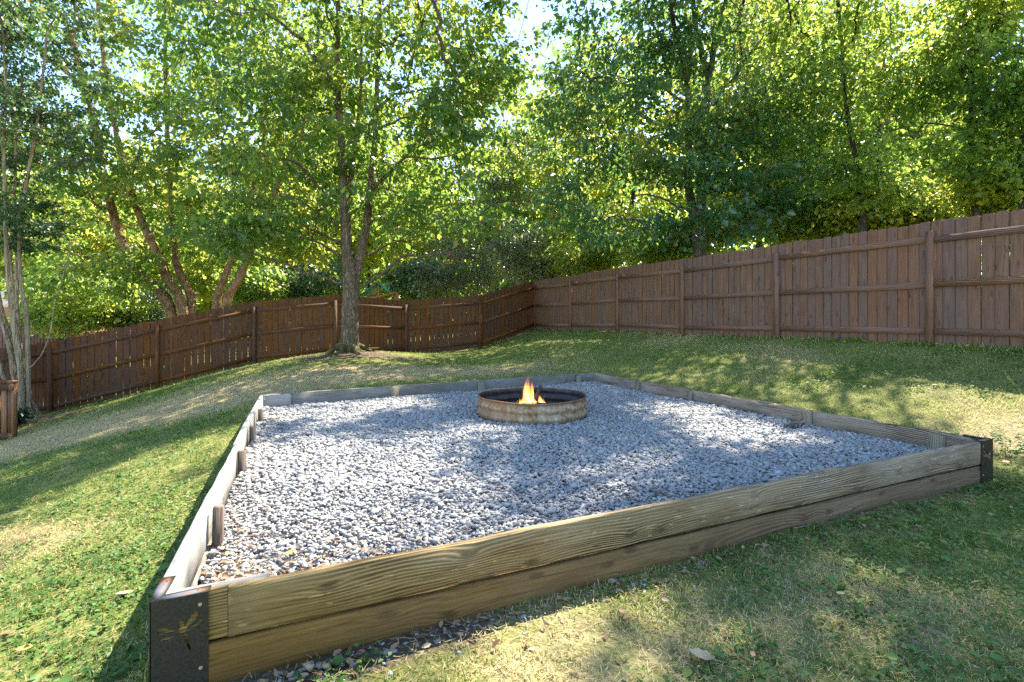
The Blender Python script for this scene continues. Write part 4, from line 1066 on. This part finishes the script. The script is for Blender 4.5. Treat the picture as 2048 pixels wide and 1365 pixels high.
wood(1030, 31, .0, 15, .2, [blob(1020, 260, 110, 170, 31, 3.2)], 260, 'tall pale tree filling the gap between the two big maples', 29, tint=.05, L=.2, R=.9, bark='bark_grey')
wood(985, 27, .0, 11.5, .15, [blob(985, 370, 90, 120, 27, 2.6), blob(960, 480, 80, 60, 26, 2)], 200, 'tall feathery grey-green tree beyond the fence dip', 20, leaf='leaf_olive', L=.15, R=.8, bark='bark_grey')
wood(880, 30, .0, 12, .18, [blob(870, 330, 130, 160, 30, 3.6), blob(850, 470, 120, 70, 29, 3)], 300, 'distant light green tree behind the right half of the lawn maple', 21, tint=.1, L=.21, R=.9)
wood(740, 32, .0, 12, .18, [blob(730, 380, 140, 140, 32, 3.6), blob(700, 500, 120, 60, 31, 3)], 300, 'distant green tree directly behind the fork of the lawn maple', 22, tint=.05, L=.21, R=.9)
wood(560, 28, .0, 12, .18, [blob(560, 400, 130, 150, 28, 3.4), blob(560, 520, 120, 60, 27, 3)], 300, 'distant green tree behind the right-leaning birch', 23, tint=.1, L=.2, R=.85)
wood(330, 27, .0, 10, .18, [blob(330, 430, 150, 150, 27, 3.4), blob(280, 560, 150, 50, 26, 3)], 320, 'distant yellow-green tree behind the left-leaning birch stems', 24, tint=.15, L=.2, R=.85)
wood(120, 22, .0, 9, .15, [blob(120, 460, 150, 130, 22, 3), blob(190, 590, 110, 50, 20, 2)], 330, 'bushy bright tree partly hiding the brick house', 25, tint=.15, L=.16, R=.7)
wood(-40, 24, .0, 11, .15, [blob(0, 380, 150, 200, 24, 3)], 220, 'tree behind the stems of the smooth barked tree', 26, tint=.0, L=.18, R=.8)

# shrubs and small trees over the fences
def shrub(px, Z, blobs, nsp, label, seed, leaf, L, R, nst=5, hgt=2.2, spread=1.0, name='shrub', cat='shrub', grp='shrubs beyond the fences', nl=40, tint=0., tilt=.8, bark='bark_grey', droop=.2):
    b = np.array([*P(px, 0, Z)[:2], 0.]); b[2] = hz(b[0], b[1]) - .05
    stems = []
    for k in range(nst):
        a = random.uniform(0, 6.28)
        e = b + np.array([math.cos(a) * spread, math.sin(a) * spread * .6, hgt * random.uniform(.8, 1.1)])
        stems.append(([b + np.array([math.cos(a), math.sin(a), 0]) * .1, b * .5 + e * .5 + np.array([0, 0, .2]), e], .035, .01))
    return tree(name, label, b, stems, blobs, nsp, nl, L, R, MAT[leaf], MAT[bark], grp, cat, seed=seed, sides=5, twigs=2, tint=tint, tilt=tilt, flat=.35, droop=droop, thr=.3, lit=False)
shrub(1050, 21, [blob(1045, 490, 60, 55, 21, 1.2), blob(1090, 540, 80, 35, 21, 1.0)], 190, 'grey-olive twiggy bush arching above the fence corner', 41, 'leaf_olive', .1, .4, 6, 3.4, 1.3)
b = P(1060, 0, 20.5)
myr = shrub(925, 24, [blob(910, 520, 50, 60, 24, 1.2), blob(965, 540, 50, 45, 24, 1.2), blob(870, 550, 50, 40, 24, 1.0)], 170, 'grey-green flowering bush with a few red blossoms beyond the fence dip', 42, 'leaf_olive', .1, .4, 7, 3.4, 1.4, tint=-.15)
for x, y in ((899, 511), (918, 509), (912, 515), (1013, 549), (892, 524)):
    g = Geo(); c = P(x, y, 23.2)
    for _ in range(14):
        v, f = octa(); g.add(v * RNG.uniform(.02, .04) + RNG.normal(0, .05, 3) * np.array([1, 1, 1.5]), None, f)
    o = link('blossom', g.mesh('blossom', MAT['flower']), myr, c - np.array(myr.location)); o['kind'] = 'stuff'
shrub(640, 24, [blob(630, 560, 80, 45, 24, 1.6), blob(560, 575, 60, 35, 24, 1.4)], 170, 'dense dark evergreen bush low behind the fence left of the maple trunk', 43, 'leaf_dark', .11, .4, 6, 3., 1.2)
shrub(850, 27, [blob(845, 560, 70, 40, 27, 1.6)], 120, 'dark leafy bush beyond the play set', 44, 'leaf_dark', .13, .45, 6, 3., 1.2)
shrub(1170, 20, [blob(1160, 515, 70, 40, 20, 1.2), blob(1220, 500, 60, 40, 19.5, 1.2)], 150, 'bright leafy bush behind the far end of the reddish fence', 45, 'leaf_wood', .11, .4, 6, 3., 1.2, tint=.1)
shrub(1330, 18, [blob(1320, 490, 80, 40, 18, 1.2), blob(1440, 465, 90, 50, 17.5, 1.2)], 300, 'undergrowth bush below the twin trunks, over the fence top', 46, 'leaf_wood', .1, .4, 6, 3., 1.4, tint=.0)
shrub(1600, 15.5, [blob(1590, 440, 80, 40, 15.5, 1.2), blob(1680, 430, 70, 50, 15, 1.2)], 270, 'undergrowth bush left of the crooked dark trunk', 47, 'leaf_wood', .1, .4, 6, 3., 1.4, tint=.05)
shrub(1850, 13.5, [blob(1800, 430, 130, 45, 13.8, 1.2)], 260, 'sunny undergrowth bush between the thin trunks over the fence', 48, 'leaf_wood', .1, .4, 6, 3., 1.2, tint=.15)
shrub(2030, 11.0, [blob(2020, 400, 60, 45, 11, .8)], 130, 'narrow-leaved bush at the end of the reddish fence', 49, 'leaf_wood', .09, .35, 5, 3., .8, tint=-.1)
shrub(190, 19, [blob(180, 620, 90, 40, 19, 1.4), blob(100, 640, 40, 25, 19, 1)], 170, 'sunny bush over the low end of the dark fence', 50, 'leaf_birch', .11, .4, 6, 2.5, 1.2, tint=.15)
shrub(265, 20, [blob(270, 630, 50, 25, 20, 1.2), blob(320, 600, 40, 30, 20, 1.2)], 110, 'dark bush behind the foot of the left-leaning birch', 51, 'leaf_dark', .1, .4, 6, 2.5, 1.0)
shrub(520, 22, [blob(510, 560, 60, 45, 22, 1.4)], 120, 'pale leafy bush between the birch and the maple trunk', 52, 'leaf_birch', .12, .4, 6, 2.8, 1.2, tint=.1)
bx, by = P(30, 0, 11.0)[:2]
shrub(30, 10.6, [(np.array([*P(30, 0, 10.6)[:2], -.72]), np.array([.18, .2, .2]))], 22, 'small green weed at the foot of the smooth barked tree', 53, 'leaf_crape', .06, .1, 3, .3, .15, 'weed', 'weed', None)

# far woods as one mass, beyond everything
RNG = np.random.default_rng(99)
n = 5200
xx = RNG.uniform(-60, 62, n); yy = 44 + RNG.uniform(-4, 14, n) - np.abs(xx) * .12
tops = 10.5 + 4.0 * vnoise(xx * .16, xx * 0, None, 3) + np.where(xx > 3, 3.5, 0) - np.where(xx < -14, 1.5, 0)
cc = np.c_[xx, yy, np.where(np.arange(n) < 1900, RNG.random(n) * 4.2, RNG.random(n) ** .8 * tops)]
V = leaves(cc, np.tile(np.array([[0, -1., 0]]), (n, 1)) + RNG.normal(0, .3, (n, 3)), 20, 1.5, .55, 1.6, .5, .3)
tag(link('distant_woods', leaf_mesh('distant_woods', V, MAT['leaf_wood'], .0, .15)), 'solid belt of green woodland far beyond both fences', 'woods', kind='stuff')

# ---------------------------------------------------------------- beyond the fences: house, iron fence, play set, post
hb = P(70, 0, 27.0); hb[2] = hz(hb[0], hb[1]) - .3
house = empty('brick_house', hb, 'red brick house glimpsed through leaves at the low end of the fence', 'house')
zbox('wall', (-7, 0, -.5), (1.6, 6, 3.2), MAT['brick'], house)
g = Geo(); g.add([(-7.4, -.5, 3.2), (2.0, -.5, 3.2), (2.0, 6.5, 3.2), (-7.4, 6.5, 3.2), (-6, 3, 5.4), (.6, 3, 5.4)], [(0, 1, 5, 4), (2, 3, 4, 5)], [(1, 2, 5), (3, 0, 4)])
link('roof', g.mesh('roof', MAT['roof']), house)
for x in (-4.4,):
    w = zbox('window', (x, -.06, 1.0), (x + 1.0, -.002, 2.4), MAT['trim'], house); zbox('pane', (x + .08, -.075, 1.08), (x + .92, -.062, 2.32), MAT['glass'], w)
ib = P(40, 0, 19.5); ib[2] = hz(ib[0], ib[1])
ifn = empty('iron_fence', ib, 'low black metal fence seen over the dark boards by the house', 'fence')
itop = float(P(0, 652, 19.5)[2]) - ib[2]
for z in (itop - .05, itop - .16, .2): zbox('rail', (-1.2, -.015, z), (2.2, .015, z + .035), MAT['iron'], ifn)
g = Geo(); g.box((-.009, -.009, 0), (.009, .009, itop)); bm_ = g.mesh('bar', MAT['iron'])
for k in range(28): link('bar', bm_, ifn, (-1.15 + k * .12, 0, 0))

Zp = 25.0
pb = P(757, 0, Zp); pb[2] = hz(pb[0], pb[1])
play = empty('play_set', pb, 'wooden play set with green roof peeping over the dark fence right of the maple', 'play set')
def pl(x, y, dy=0.): q = P(x, y, Zp + dy); return q - pb
def beam(name, a, b, w, mat):
    g = Geo(); g.tube([a, b], [w, w], 4, True); return link(name, g.mesh(name, mat), play)
rz_, el, er = pl(757, 566), pl(720, 592), pl(782, 590)
for name, a, b, m in (('roof_cover', rz_, el, 'tarp'), ('roof_cover', rz_, er, 'tarp_dark')):
    g = Geo(); V = []
    for dy in (-.2, 2.0):
        for p in (a, b): V += [p + np.array([0, dy, 0]), p + np.array([0, dy, .03])]
    g.add(V, [(0, 2, 3, 1), (4, 5, 7, 6), (0, 4, 6, 2), (1, 3, 7, 5), (0, 1, 5, 4), (2, 6, 7, 3)])
    link(name, g.mesh(name, MAT[m]), play)
for x, dy in ((757, 0), (746, 2.0)):
    t = pl(x, 568, dy); beam('post', np.array([t[0], t[1], -.2]), t, .09, MAT['play_wood'])
t = pl(792, 586); beam('post', np.array([t[0], t[1], -.2]), t, .08, MAT['play_wood'])
beam('cross_beam', pl(757, 594, -.12), pl(793, 586, -.12), .075, MAT['play_wood'])
beam('cross_beam', pl(735, 598, -.12), pl(757, 594, -.12), .07, MAT['play_wood'])
beam('swing_beam', pl(793, 586, -.1), pl(800, 610, -.1), .07, MAT['play_wood'])
# ---------------------------------------------------------------- lawn
RNG = np.random.default_rng(55)
def lawn_pts(n, x0, x1, y0, y1):
    x, y = RNG.uniform(x0, x1, n), RNG.uniform(y0, y1, n)
    px, _ = to_px(np.c_[x, y, y * 0]); 
    ok = in_poly(x, y, YARD) & ~in_poly(x, y, BED2) & (px > -90) & (px < 2140)
    ok &= ~((x < RX) & (np.abs(y - RY) < .1))
    return x[ok], y[ok]
ctr = (BA + BC) / 2
BED2 = [tuple(ctr + (np.array(p) - ctr) * 1.012) for p in BED]
def blades(x, y, h, w, segs, lean, seed):
    n = len(x); z = height(x, y) - .004
    dry = dryness(x, y); so = soilness(x, y)
    keep = RNG.random(n) > np.clip(so * 1.5 - .1, 0, .93)
    clump = vnoise(x * 9, y * 9, None, seed)
    keep &= clump > .22
    x, y, z, dry, clump = x[keep], y[keep], z[keep], dry[keep], clump[keep]; n = len(x)
    a = RNG.random(n) * 2 * math.pi; s = np.c_[np.cos(a), np.sin(a), 0 * a]
    b = a + RNG.normal(math.pi / 2, .5, n); d = np.c_[np.cos(b), np.sin(b), 0 * b]
    ln = np.abs(RNG.normal(lean, .35, n))[:, None]
    H = (h * RNG.uniform(.5, 1.3, n) * (.6 + .6 * clump) * (1 - .25 * dry))[:, None]; W = (w * RNG.uniform(.6, 1.3, n))[:, None]
    p = np.c_[x, y, z]
    up = np.array([0, 0, 1.])
    if segs == 1:
        V = np.stack([p - s * W / 2, p + s * W / 2, p + up * H * .9 + d * H * ln], 1); F_ = np.arange(n * 3).reshape(-1, 3); k = 3; fs = [F_]
    else:
        m = p + up * H * .6 + d * H * ln * .35
        V = np.stack([p - s * W / 2, p + s * W / 2, m + s * W * .4, m - s * W * .4, p + up * H * (.95 - .3 * ln) + d * H * ln * 1.1], 1); k = 5
        i = np.arange(n)[:, None] * 5
        fs = [np.concatenate([i + [0, 1, 2], i + [0, 2, 3], i + [3, 2, 4]])]
    kk = np.clip(dry * 1.2 + .02 + RNG.normal(0, .24, n), 0, 1)
    mossy = fbm(x * 1.4, y * 1.4, 61)
    t = np.where(kk > .45, .6 + .4 * kk, .1 + .55 * kk + .5 * (mossy - .35)) + RNG.normal(0, .1, n)
    return V.reshape(-1, 3), fs[0], np.repeat(np.clip(t, 0, 1), k)
parts = []
for (n, x0, x1, y0, y1, h, w, sg, ln) in ((125000, -4.2, 5.0, .8, 3.6, .040, .0038, 2, .75), (150000, -9, 7, 3.4, 7.2, .042, .0062, 1, .6), (210000, -12, 6, 6.8, 11.5, .042, .009, 1, .55), (110000, -13, 4.5, 11, 18.4, .045, .013, 1, .5)):
    x, y = lawn_pts(n, x0, x1, y0, y1)
    parts.append(blades(x, y, h, w, sg, ln, 8))
off = 0; VV, FF, AA = [], [], []
def edge_pts(n, a, b, wd):
    e = (b - a) / np.linalg.norm(b - a); no = np.array([e[1], -e[0]])
    t = RNG.random(n); k = vnoise(t * 14, t * 0 + 3, None, int(n)) > .34
    q = a + (b - a) * t[:, None] + no * (.012 + np.abs(RNG.normal(0, wd, n)))[:, None]; return q[k]
for a_, b_, n_, h_, w_ in ((BA, BB, 2600, .05, .0042), (BB, BC, 3600, .085, .006), (BC, BD, 3800, .085, .008), (BD, BA, 3600, .08, .005)):
    q = edge_pts(n_, a_, b_, .05); V, f, t = blades(q[:, 0], q[:, 1], h_, w_, 2, .45, 19); parts.append((V, f, t))
for a_, b_ in zip(LF[:-1] + RF[:-1], LF[1:] + RF[1:]):
    q = edge_pts(1300, np.array(a_[:2]), np.array(b_[:2]), .06); q = q - (q - np.array([0, 8.])) * .006
    V, f, t = blades(q[:, 0], q[:, 1], .1, .012, 1, .4, 23); parts.append((V, f, t))
# straw lying between the blades
def lying(n, x0, x1, y0, y1, l, w):
    x, y = lawn_pts(n, x0, x1, y0, y1); k = RNG.random(len(x)) < .25 + .75 * dryness(x, y); x, y = x[k], y[k]; n = len(x)
    a = RNG.random(n) * 6.283; d = np.c_[np.cos(a), np.sin(a), RNG.normal(0.08, .15, n)] * (l * RNG.uniform(.5, 1.4, n))[:, None]
    s_ = np.c_[-np.sin(a), np.cos(a), 0 * a] * w; p = np.c_[x, y, height(x, y) + RNG.uniform(.006, .022, n)]
    V = np.stack([p - s_ / 2, p + s_ / 2, p + d], 1); 
    return V.reshape(-1, 3), np.arange(n * 3).reshape(-1, 3), np.repeat(np.clip(RNG.normal(.82, .12, n), .55, 1), 3)
parts.append(lying(60000, -4.2, 5.0, .8, 3.8, .05, .0035)); parts.append(lying(50000, -9, 6.5, 3.6, 9, .07, .006)); parts.append(lying(35000, -12, 6, 8.5, 18, .1, .01))
for V, f, a in parts: VV.append(V); FF.append(f + off); AA.append(a); off += len(V)
tag(link('grass', mesh_np('grass', np.vstack(VV), [np.vstack(FF)], MAT['grass'], {'t': np.concatenate(AA)})), 'short patchy lawn grass, green and straw coloured', 'grass', kind='stuff')

def leaflets(x, y, z, size, tl, wl, upt, t):
    """small cupped oval leaves (6 vertices)"""
    n = len(x); a = RNG.random(n) * 2 * math.pi
    d = np.c_[np.cos(a), np.sin(a), RNG.normal(upt, .25, n)]; d /= np.linalg.norm(d, axis=1)[:, None]
    up = np.array([0, 0, 1.]) + RNG.normal(0, tl, (n, 3)); s = np.cross(d, up); s /= np.linalg.norm(s, axis=1)[:, None]; nn = np.cross(s, d)
    l = size[:, None]; w = l * wl * .5; p = np.c_[x, y, z]
    V = np.stack([p, p + d * l * .35 + s * w + nn * l * .09, p + d * l * .75 + s * w * .75 + nn * l * .04, p + d * l - nn * l * .08, p + d * l * .75 - s * w * .75 + nn * l * .04, p + d * l * .35 - s * w + nn * l * .09], 1)
    i = np.arange(n)[:, None] * 6
    F_ = np.concatenate([i + [0, 1, 2], i + [0, 2, 3], i + [0, 3, 4], i + [0, 4, 5]])
    return V.reshape(-1, 3), F_, np.repeat(t, 6)
xs, ys, sz_ = [], [], []
for (n, x0, x1, y0, y1, th_) in ((2900, -3.6, 4.6, 1.0, 4.2, .5), (1700, -6.5, -1.6, 2, 7, .5), (900, 3.6, 6.5, 3.6, 7.0, .55)):
    x, y = lawn_pts(n, x0, x1, y0, y1)
    f = fbm(x * 1.3, y * 1.3, 71) - .45 * dryness(x, y) + .22 * gauss(x, y, 2.4, 2.6, 1.1, .8, .4) + .25 * gauss(x, y, -2.2, 2.6, .6, 1.1) + .2 * gauss(x, y, 3.9, 3.7, .5, .3) - .25 * soilness(x, y)
    k = f > th_ - .21
    xs.append(x[k]); ys.append(y[k])
cx_, cy_ = np.concatenate(xs), np.concatenate(ys)
m = RNG.integers(7, 17, len(cx_))
lx = np.repeat(cx_, m) + RNG.normal(0, .05, m.sum()); ly = np.repeat(cy_, m) + RNG.normal(0, .05, m.sum())
lh = height(lx, ly) + RNG.uniform(.006, .035, len(lx))
ok = ~in_poly(lx, ly, BED2); lx, ly, lh = lx[ok], ly[ok], lh[ok]
tt = np.clip(.45 + .5 * (vnoise(lx * 2, ly * 2, None, 5) - .5) + RNG.normal(0, .18, len(lx)), 0, 1)
V, F_, A_ = leaflets(lx, ly, lh, RNG.uniform(.010, .029, len(lx)) * np.where(RNG.random(len(lx)) < .07, 1.9, 1), .35, .72, .18, tt)
tag(link('clover', mesh_np('clover', V, [F_], MAT['weed'], {'t': A_}, True)), 'low broad-leaved weeds and clover through the near lawn', 'ground cover', kind='stuff')

# dry leaf litter: bed corner, along the front board, round the tree, on the gravel
x1, y1 = [], []
for n, a, b, sa, sb in ((420, BA + eAB * .42 + nAB * .3, 0, .3, .18), (240, BA - eDA * .5 + np.array([.1, 0]), 0, .12, .5), (60, BC * .6 + BB * .4, 0, .9, 1.2), (110, BD * .5 + BA * .5, 0, .5, 1.4)):
    q = a + eAB * RNG.normal(0, sa, n)[:, None] + nAB * RNG.normal(0, sb, n)[:, None]
    q = q[in_poly(q[:, 0], q[:, 1], [tuple(ctr + (np.array(p) - ctr) * .965) for p in BED])]
    x1.append(q[:, 0]); y1.append(q[:, 1])
gx_, gy_ = np.concatenate(x1), np.concatenate(y1)
k = np.hypot(gx_ - RC[0], gy_ - RC[1]) > RR + .05; gx_, gy_ = gx_[k], gy_[k]
gz_ = gravel_z(gx_, gy_) + RNG.uniform(.004, .02, len(gx_))
q = BA + eAB * RNG.uniform(-.05, 5.4, 520)[:, None] - nAB * np.abs(RNG.normal(.03, .13, 520) + .03)[:, None]
w_ = np.c_[RNG.normal(-3.8, 1.3, 500), RNG.normal(12.0, .45, 500)]
e_ = np.c_[RNG.normal(-10.5, .9, 350), RNG.normal(10.8, .4, 350)]
f_ = np.c_[RNG.uniform(-3.4, 4.2, 260), RNG.uniform(1.1, 4.5, 260)]
q = np.vstack([q, w_, e_, f_]); q = q[~in_poly(q[:, 0], q[:, 1], BED2)]
lx, ly = np.concatenate([gx_, q[:, 0]]), np.concatenate([gy_, q[:, 1]])
lz = np.concatenate([gz_, height(q[:, 0], q[:, 1]) + RNG.uniform(.004, .02, len(q))])
V, F_, A_ = leaflets(lx, ly, lz, RNG.uniform(.018, .05, len(lx)), .5, .5, .1, RNG.beta(1.6, 1.6, len(lx)))
tag(link('leaf_litter', mesh_np('leaf_litter', V, [F_], MAT['litter'], {'t': A_})), 'small brown dry leaves and chips strewn over soil and gravel', 'leaf litter', kind='stuff')
# dry straws and stems on the gravel and soil
g = Geo()
for _ in range(150):
    if _ < 95:
        p = BA + eAB * abs(random.gauss(.1, .55)) + nAB * abs(random.gauss(.12, .5)) + eAB * .1 + nAB * .08
        if not in_poly(np.array([p[0]]), np.array([p[1]]), [tuple(ctr + (np.array(v) - ctr) * .96) for v in BED])[0]: continue
        z = float(gravel_z(p[0], p[1])) + .018
    else:
        p = BA + eAB * random.uniform(0, 5.3) - nAB * random.uniform(.05, .9); z = hz(p[0], p[1]) + .02
    a = random.uniform(0, 6.28); l = random.uniform(.04, .13)
    d = np.array([math.cos(a) * l, math.sin(a) * l, random.uniform(-.01, .02)])
    c = np.array([p[0], p[1], z]); g.tube([c - d / 2, c + np.array([0, 0, .006]), c + d / 2], [.0014, .0016, .001], 3, False)
o = link('straw', g.mesh('straw', MAT['tan_leaf'])); tag(o, 'thin dry stems scattered over gravel corner and bare soil', 'straw', kind='stuff')

# ---------------------------------------------------------------- single small things
def ground_at(x, y):
    """where the photo pixel meets lawn or gravel"""
    Zs = np.arange(1.2, 19, .01); X = (x - CX) / F * Zs; zr = EYE - (y - HOR) / F * Zs
    zg = np.where(in_poly(X, Zs, BED), gravel_z(X, Zs), height(X, Zs))
    k = np.argmax(zr < zg)
    return np.array([X[k], Zs[k], zg[k]])
def twig(x0, y0, x1, y1, r, label, group='twigs lying on the gravel', lift=.02):
    a, b = ground_at(x0, y0), ground_at(x1, y1); a[2] += lift; b[2] += lift
    n = 6; q = np.array([a + (b - a) * f for f in np.linspace(0, 1, n)]); q[1:-1] += RNG.normal(0, np.linalg.norm(b - a) * .03, (n - 2, 3)) * np.array([1, 1, .2])
    g = Geo(); c = q.mean(0); g.tube(q - c, np.linspace(r, r * .55, n), 5, True)
    k = q[2] - c; s = (q[-1] - q[0]); s = np.array([-s[1], s[0], .1]); g.tube([k, k + s * .18 + (q[-1] - q[0]) * .12], [r * .6, r * .3], 4, False)
    o = link('twig', g.mesh('twig', MAT['twig'], True), None, c); tag(o, label, 'twig', group); return o
twig(490, 1082, 590, 1078, .004, 'thin brown twig on sunlit gravel right of the nearest stake')
twig(520, 843, 566, 840, .007, 'brown stick on gravel beside the farthest left stakes')
twig(1247, 792, 1272, 797, .007, 'short twig on gravel right behind the fire ring')
twig(690, 985, 712, 1000, .005, 'short twig on shaded gravel left of centre')
twig(1150, 955, 1210, 985, .004, 'thin twig on gravel in front of the fire ring')
twig(840, 975, 935, 962, .004, 'long thin twig on gravel between ring and front board')
twig(1300, 985, 1350, 1000, .005, 'dark twig on gravel near the middle of the front board')
twig(1425, 1000, 1470, 985, .004, 'twig on gravel close behind the long front board')
twig(1245, 995, 1265, 1012, .004, 'tiny twig on gravel left of the dark twig')
twig(1632, 1052, 1652, 1062, .006, 'pale twig on the grass under the right half of the front board', 'twigs lying on the lawn')
twig(1800, 1275, 1850, 1310, .005, 'straw coloured twig lying in the near grass', 'twigs lying on the lawn')
twig(1585, 1066, 1622, 1056, .007, 'grey stick lying in the grass beside the pale twig', 'twigs lying on the lawn')
twig(1258, 671, 1276, 668, .02, 'broken stick at the foot of the reddish fence', None)
# wood chunk by the right boards
g = Geo(); c = ground_at(1588, 858); g.tube([(-.09, .02, .0), (-.02, 0, .012), (.05, -.01, .03), (.1, 0, .05)], [.02, .03, .028, .016], 7, True, .35, 3)
tag(link('wood_chunk', g.mesh('wood_chunk', MAT['bark_grey']), None, c + np.array([0, 0, .02])), 'broken chunk of wood on the gravel against the right boards', 'wood')
def fallen(x, y, size, mat, label, curl=.5, rot=None, lift=.02):
    c = ground_at(x, y); rot = random.uniform(0, 6.28) if rot is None else rot
    m, V, Fq = 7, [], []
    for i in range(m):
        u = i / (m - 1); w = math.sin(min(1, u * .93 + .06) * math.pi) ** .75 * .36 * (1 + .12 * (-1) ** i)
        for s in (-1, -.5, 0, .5, 1):
            V.append((u - .5, w * s, curl * (.35 * (u - .5) ** 2 + .5 * (w * s) ** 2 + .06 * abs(s)) + .01 * math.sin(9 * u + 3 * s)))
    V = np.array(V) * size
    for i in range(m - 1):
        for j in range(4): Fq.append((i * 5 + j, i * 5 + j + 1, i * 5 + j + 6, i * 5 + j + 5))
    g = Geo(); g.add(V, Fq); g.tube([V[2], V[2] + np.array([-.35 * size, .03 * size, .05 * size])], [.018 * size, .012 * size], 4, False)
    o = link('fallen_leaf', g.mesh('fallen_leaf', MAT[mat], True), None, c + np.array([0, 0, lift]), (random.uniform(-.2, .2), random.uniform(-.2, .2), rot))
    tag(o, label, 'leaf', 'fallen leaves'); return o
fallen(1402, 1333, .095, 'tan_leaf', 'large curled tan leaf in the near grass', 1.2, 2.7, .03)
fallen(50, 1312, .055, 'yellow_leaf', 'flat bright yellow leaf in the grass left of the near bracket', .4, .3, .03)
fallen(1616, 1185, .045, 'brown_leaf', 'curled red-brown leaf standing in the grass', 1.4, 1.4, .03)
fallen(1682, 1202, .045, 'tan_leaf', 'round pale leaf beside the red-brown leaf in the grass', .9, .6, .03)
fallen(1505, 1324, .03, 'orange_leaf', 'small pinkish leaf right of the large curled tan leaf', .8, 1., .025)
fallen(985, 1222, .06, 'orange_leaf', 'long reddish leaf on soil against the lower front board', .9, .5, .02)
fallen(582, 1119, .055, 'yellow_leaf', 'golden yellow leaf on sunlit gravel near the front board', .9, .9, .03)
fallen(842, 860, .1, 'tan_leaf', 'pale leaf lying alone on gravel left of the fire ring', .6, .2, .02)
fallen(820, 955, .05, 'tan_leaf', 'small pale leaf on shaded gravel in the middle of the bed', .7, 1.2, .02)
fallen(2012, 929, .06, 'orange_leaf', 'orange leaf in dry grass right of the far bracket', .7, .2, .02)
fallen(250, 1203, .07, 'tan_leaf', 'pale leaf among weeds left of the near bracket', .6, .8, .035)
fallen(575, 818, .09, 'brown_leaf', 'rusty leaf on gravel at the back left corner', .8, .3, .02)
fallen(14, 1283, .05, 'brown_leaf', 'dull brown leaf beyond the yellow leaf in the grass', .8, 1.3, .03)
fallen(1245, 1236, .04, 'orange_leaf', 'small brown leaf in the sunlit patch below the front board', .9, 2.0, .02)
fallen(885, 988, .04, 'litter', 'small brown leaf on gravel between ring and front board', .9, 2.0, .02)
fallen(1560, 930, .05, 'litter', 'brown leaf on gravel near the right boards', .9, 1.0, .02)
def rock(x, y, s, label, mat='stone', grp='small stones'):
    c = ground_at(x, y); V, Fc, _ = stones(1, ico(), np.zeros((1, 3)), np.array([s]), np.array([.5]))
    tag(link('stone', mesh_np('stone', V, [Fc], MAT[mat]), None, c + np.array([0, 0, s * .35])), label, 'stone', grp)
rock(618, 1342, .032, 'brown rounded stone on soil before the lower front board', 'tan_leaf')
rock(655, 1336, .03, 'long tan stone beside the brown rounded one', 'tan_leaf')
rock(640, 1352, .014, 'small grey stone between the two tan stones')
for k, (x, y, l) in enumerate(((1030, 673, 'right of the fence dip, nearest the post'), (1037, 671, 'second from the post in the row'), (1043, 669, 'largest in the row'), (1051, 666, 'nearest the fence corner'))):
    rock(x, y, .06 if k != 2 else .075, 'pale stone under the dark fence, ' + l, grp='pale stones under the dark fence')
# curled pale wire by the ring
a, b_, c_ = ground_at(1040, 858), ground_at(1062, 848), ground_at(1085, 855)
g = Geo(); q, rd = smooth_path([a + [0, 0, .02], b_ + [0, 0, .035], c_ + [0, 0, .02]], [.0025] * 3, .02); g.tube(q - a, rd, 5, True)
tag(link('dry_stem', g.mesh('dry_stem', MAT['tan_leaf']), None, a), 'thin pale curved stem on gravel against the fire ring', 'stem')
import sys; sys.stderr.write('LEAVES %d TRIS %d\n' % (NLEAF[0], sum(sum(len(p.vertices)-2 for p in o.data.polygons) if len(o.data.polygons)<2000 else len(o.data.loops)-2*len(o.data.polygons) for o in bpy.data.objects if o.type=='MESH')))
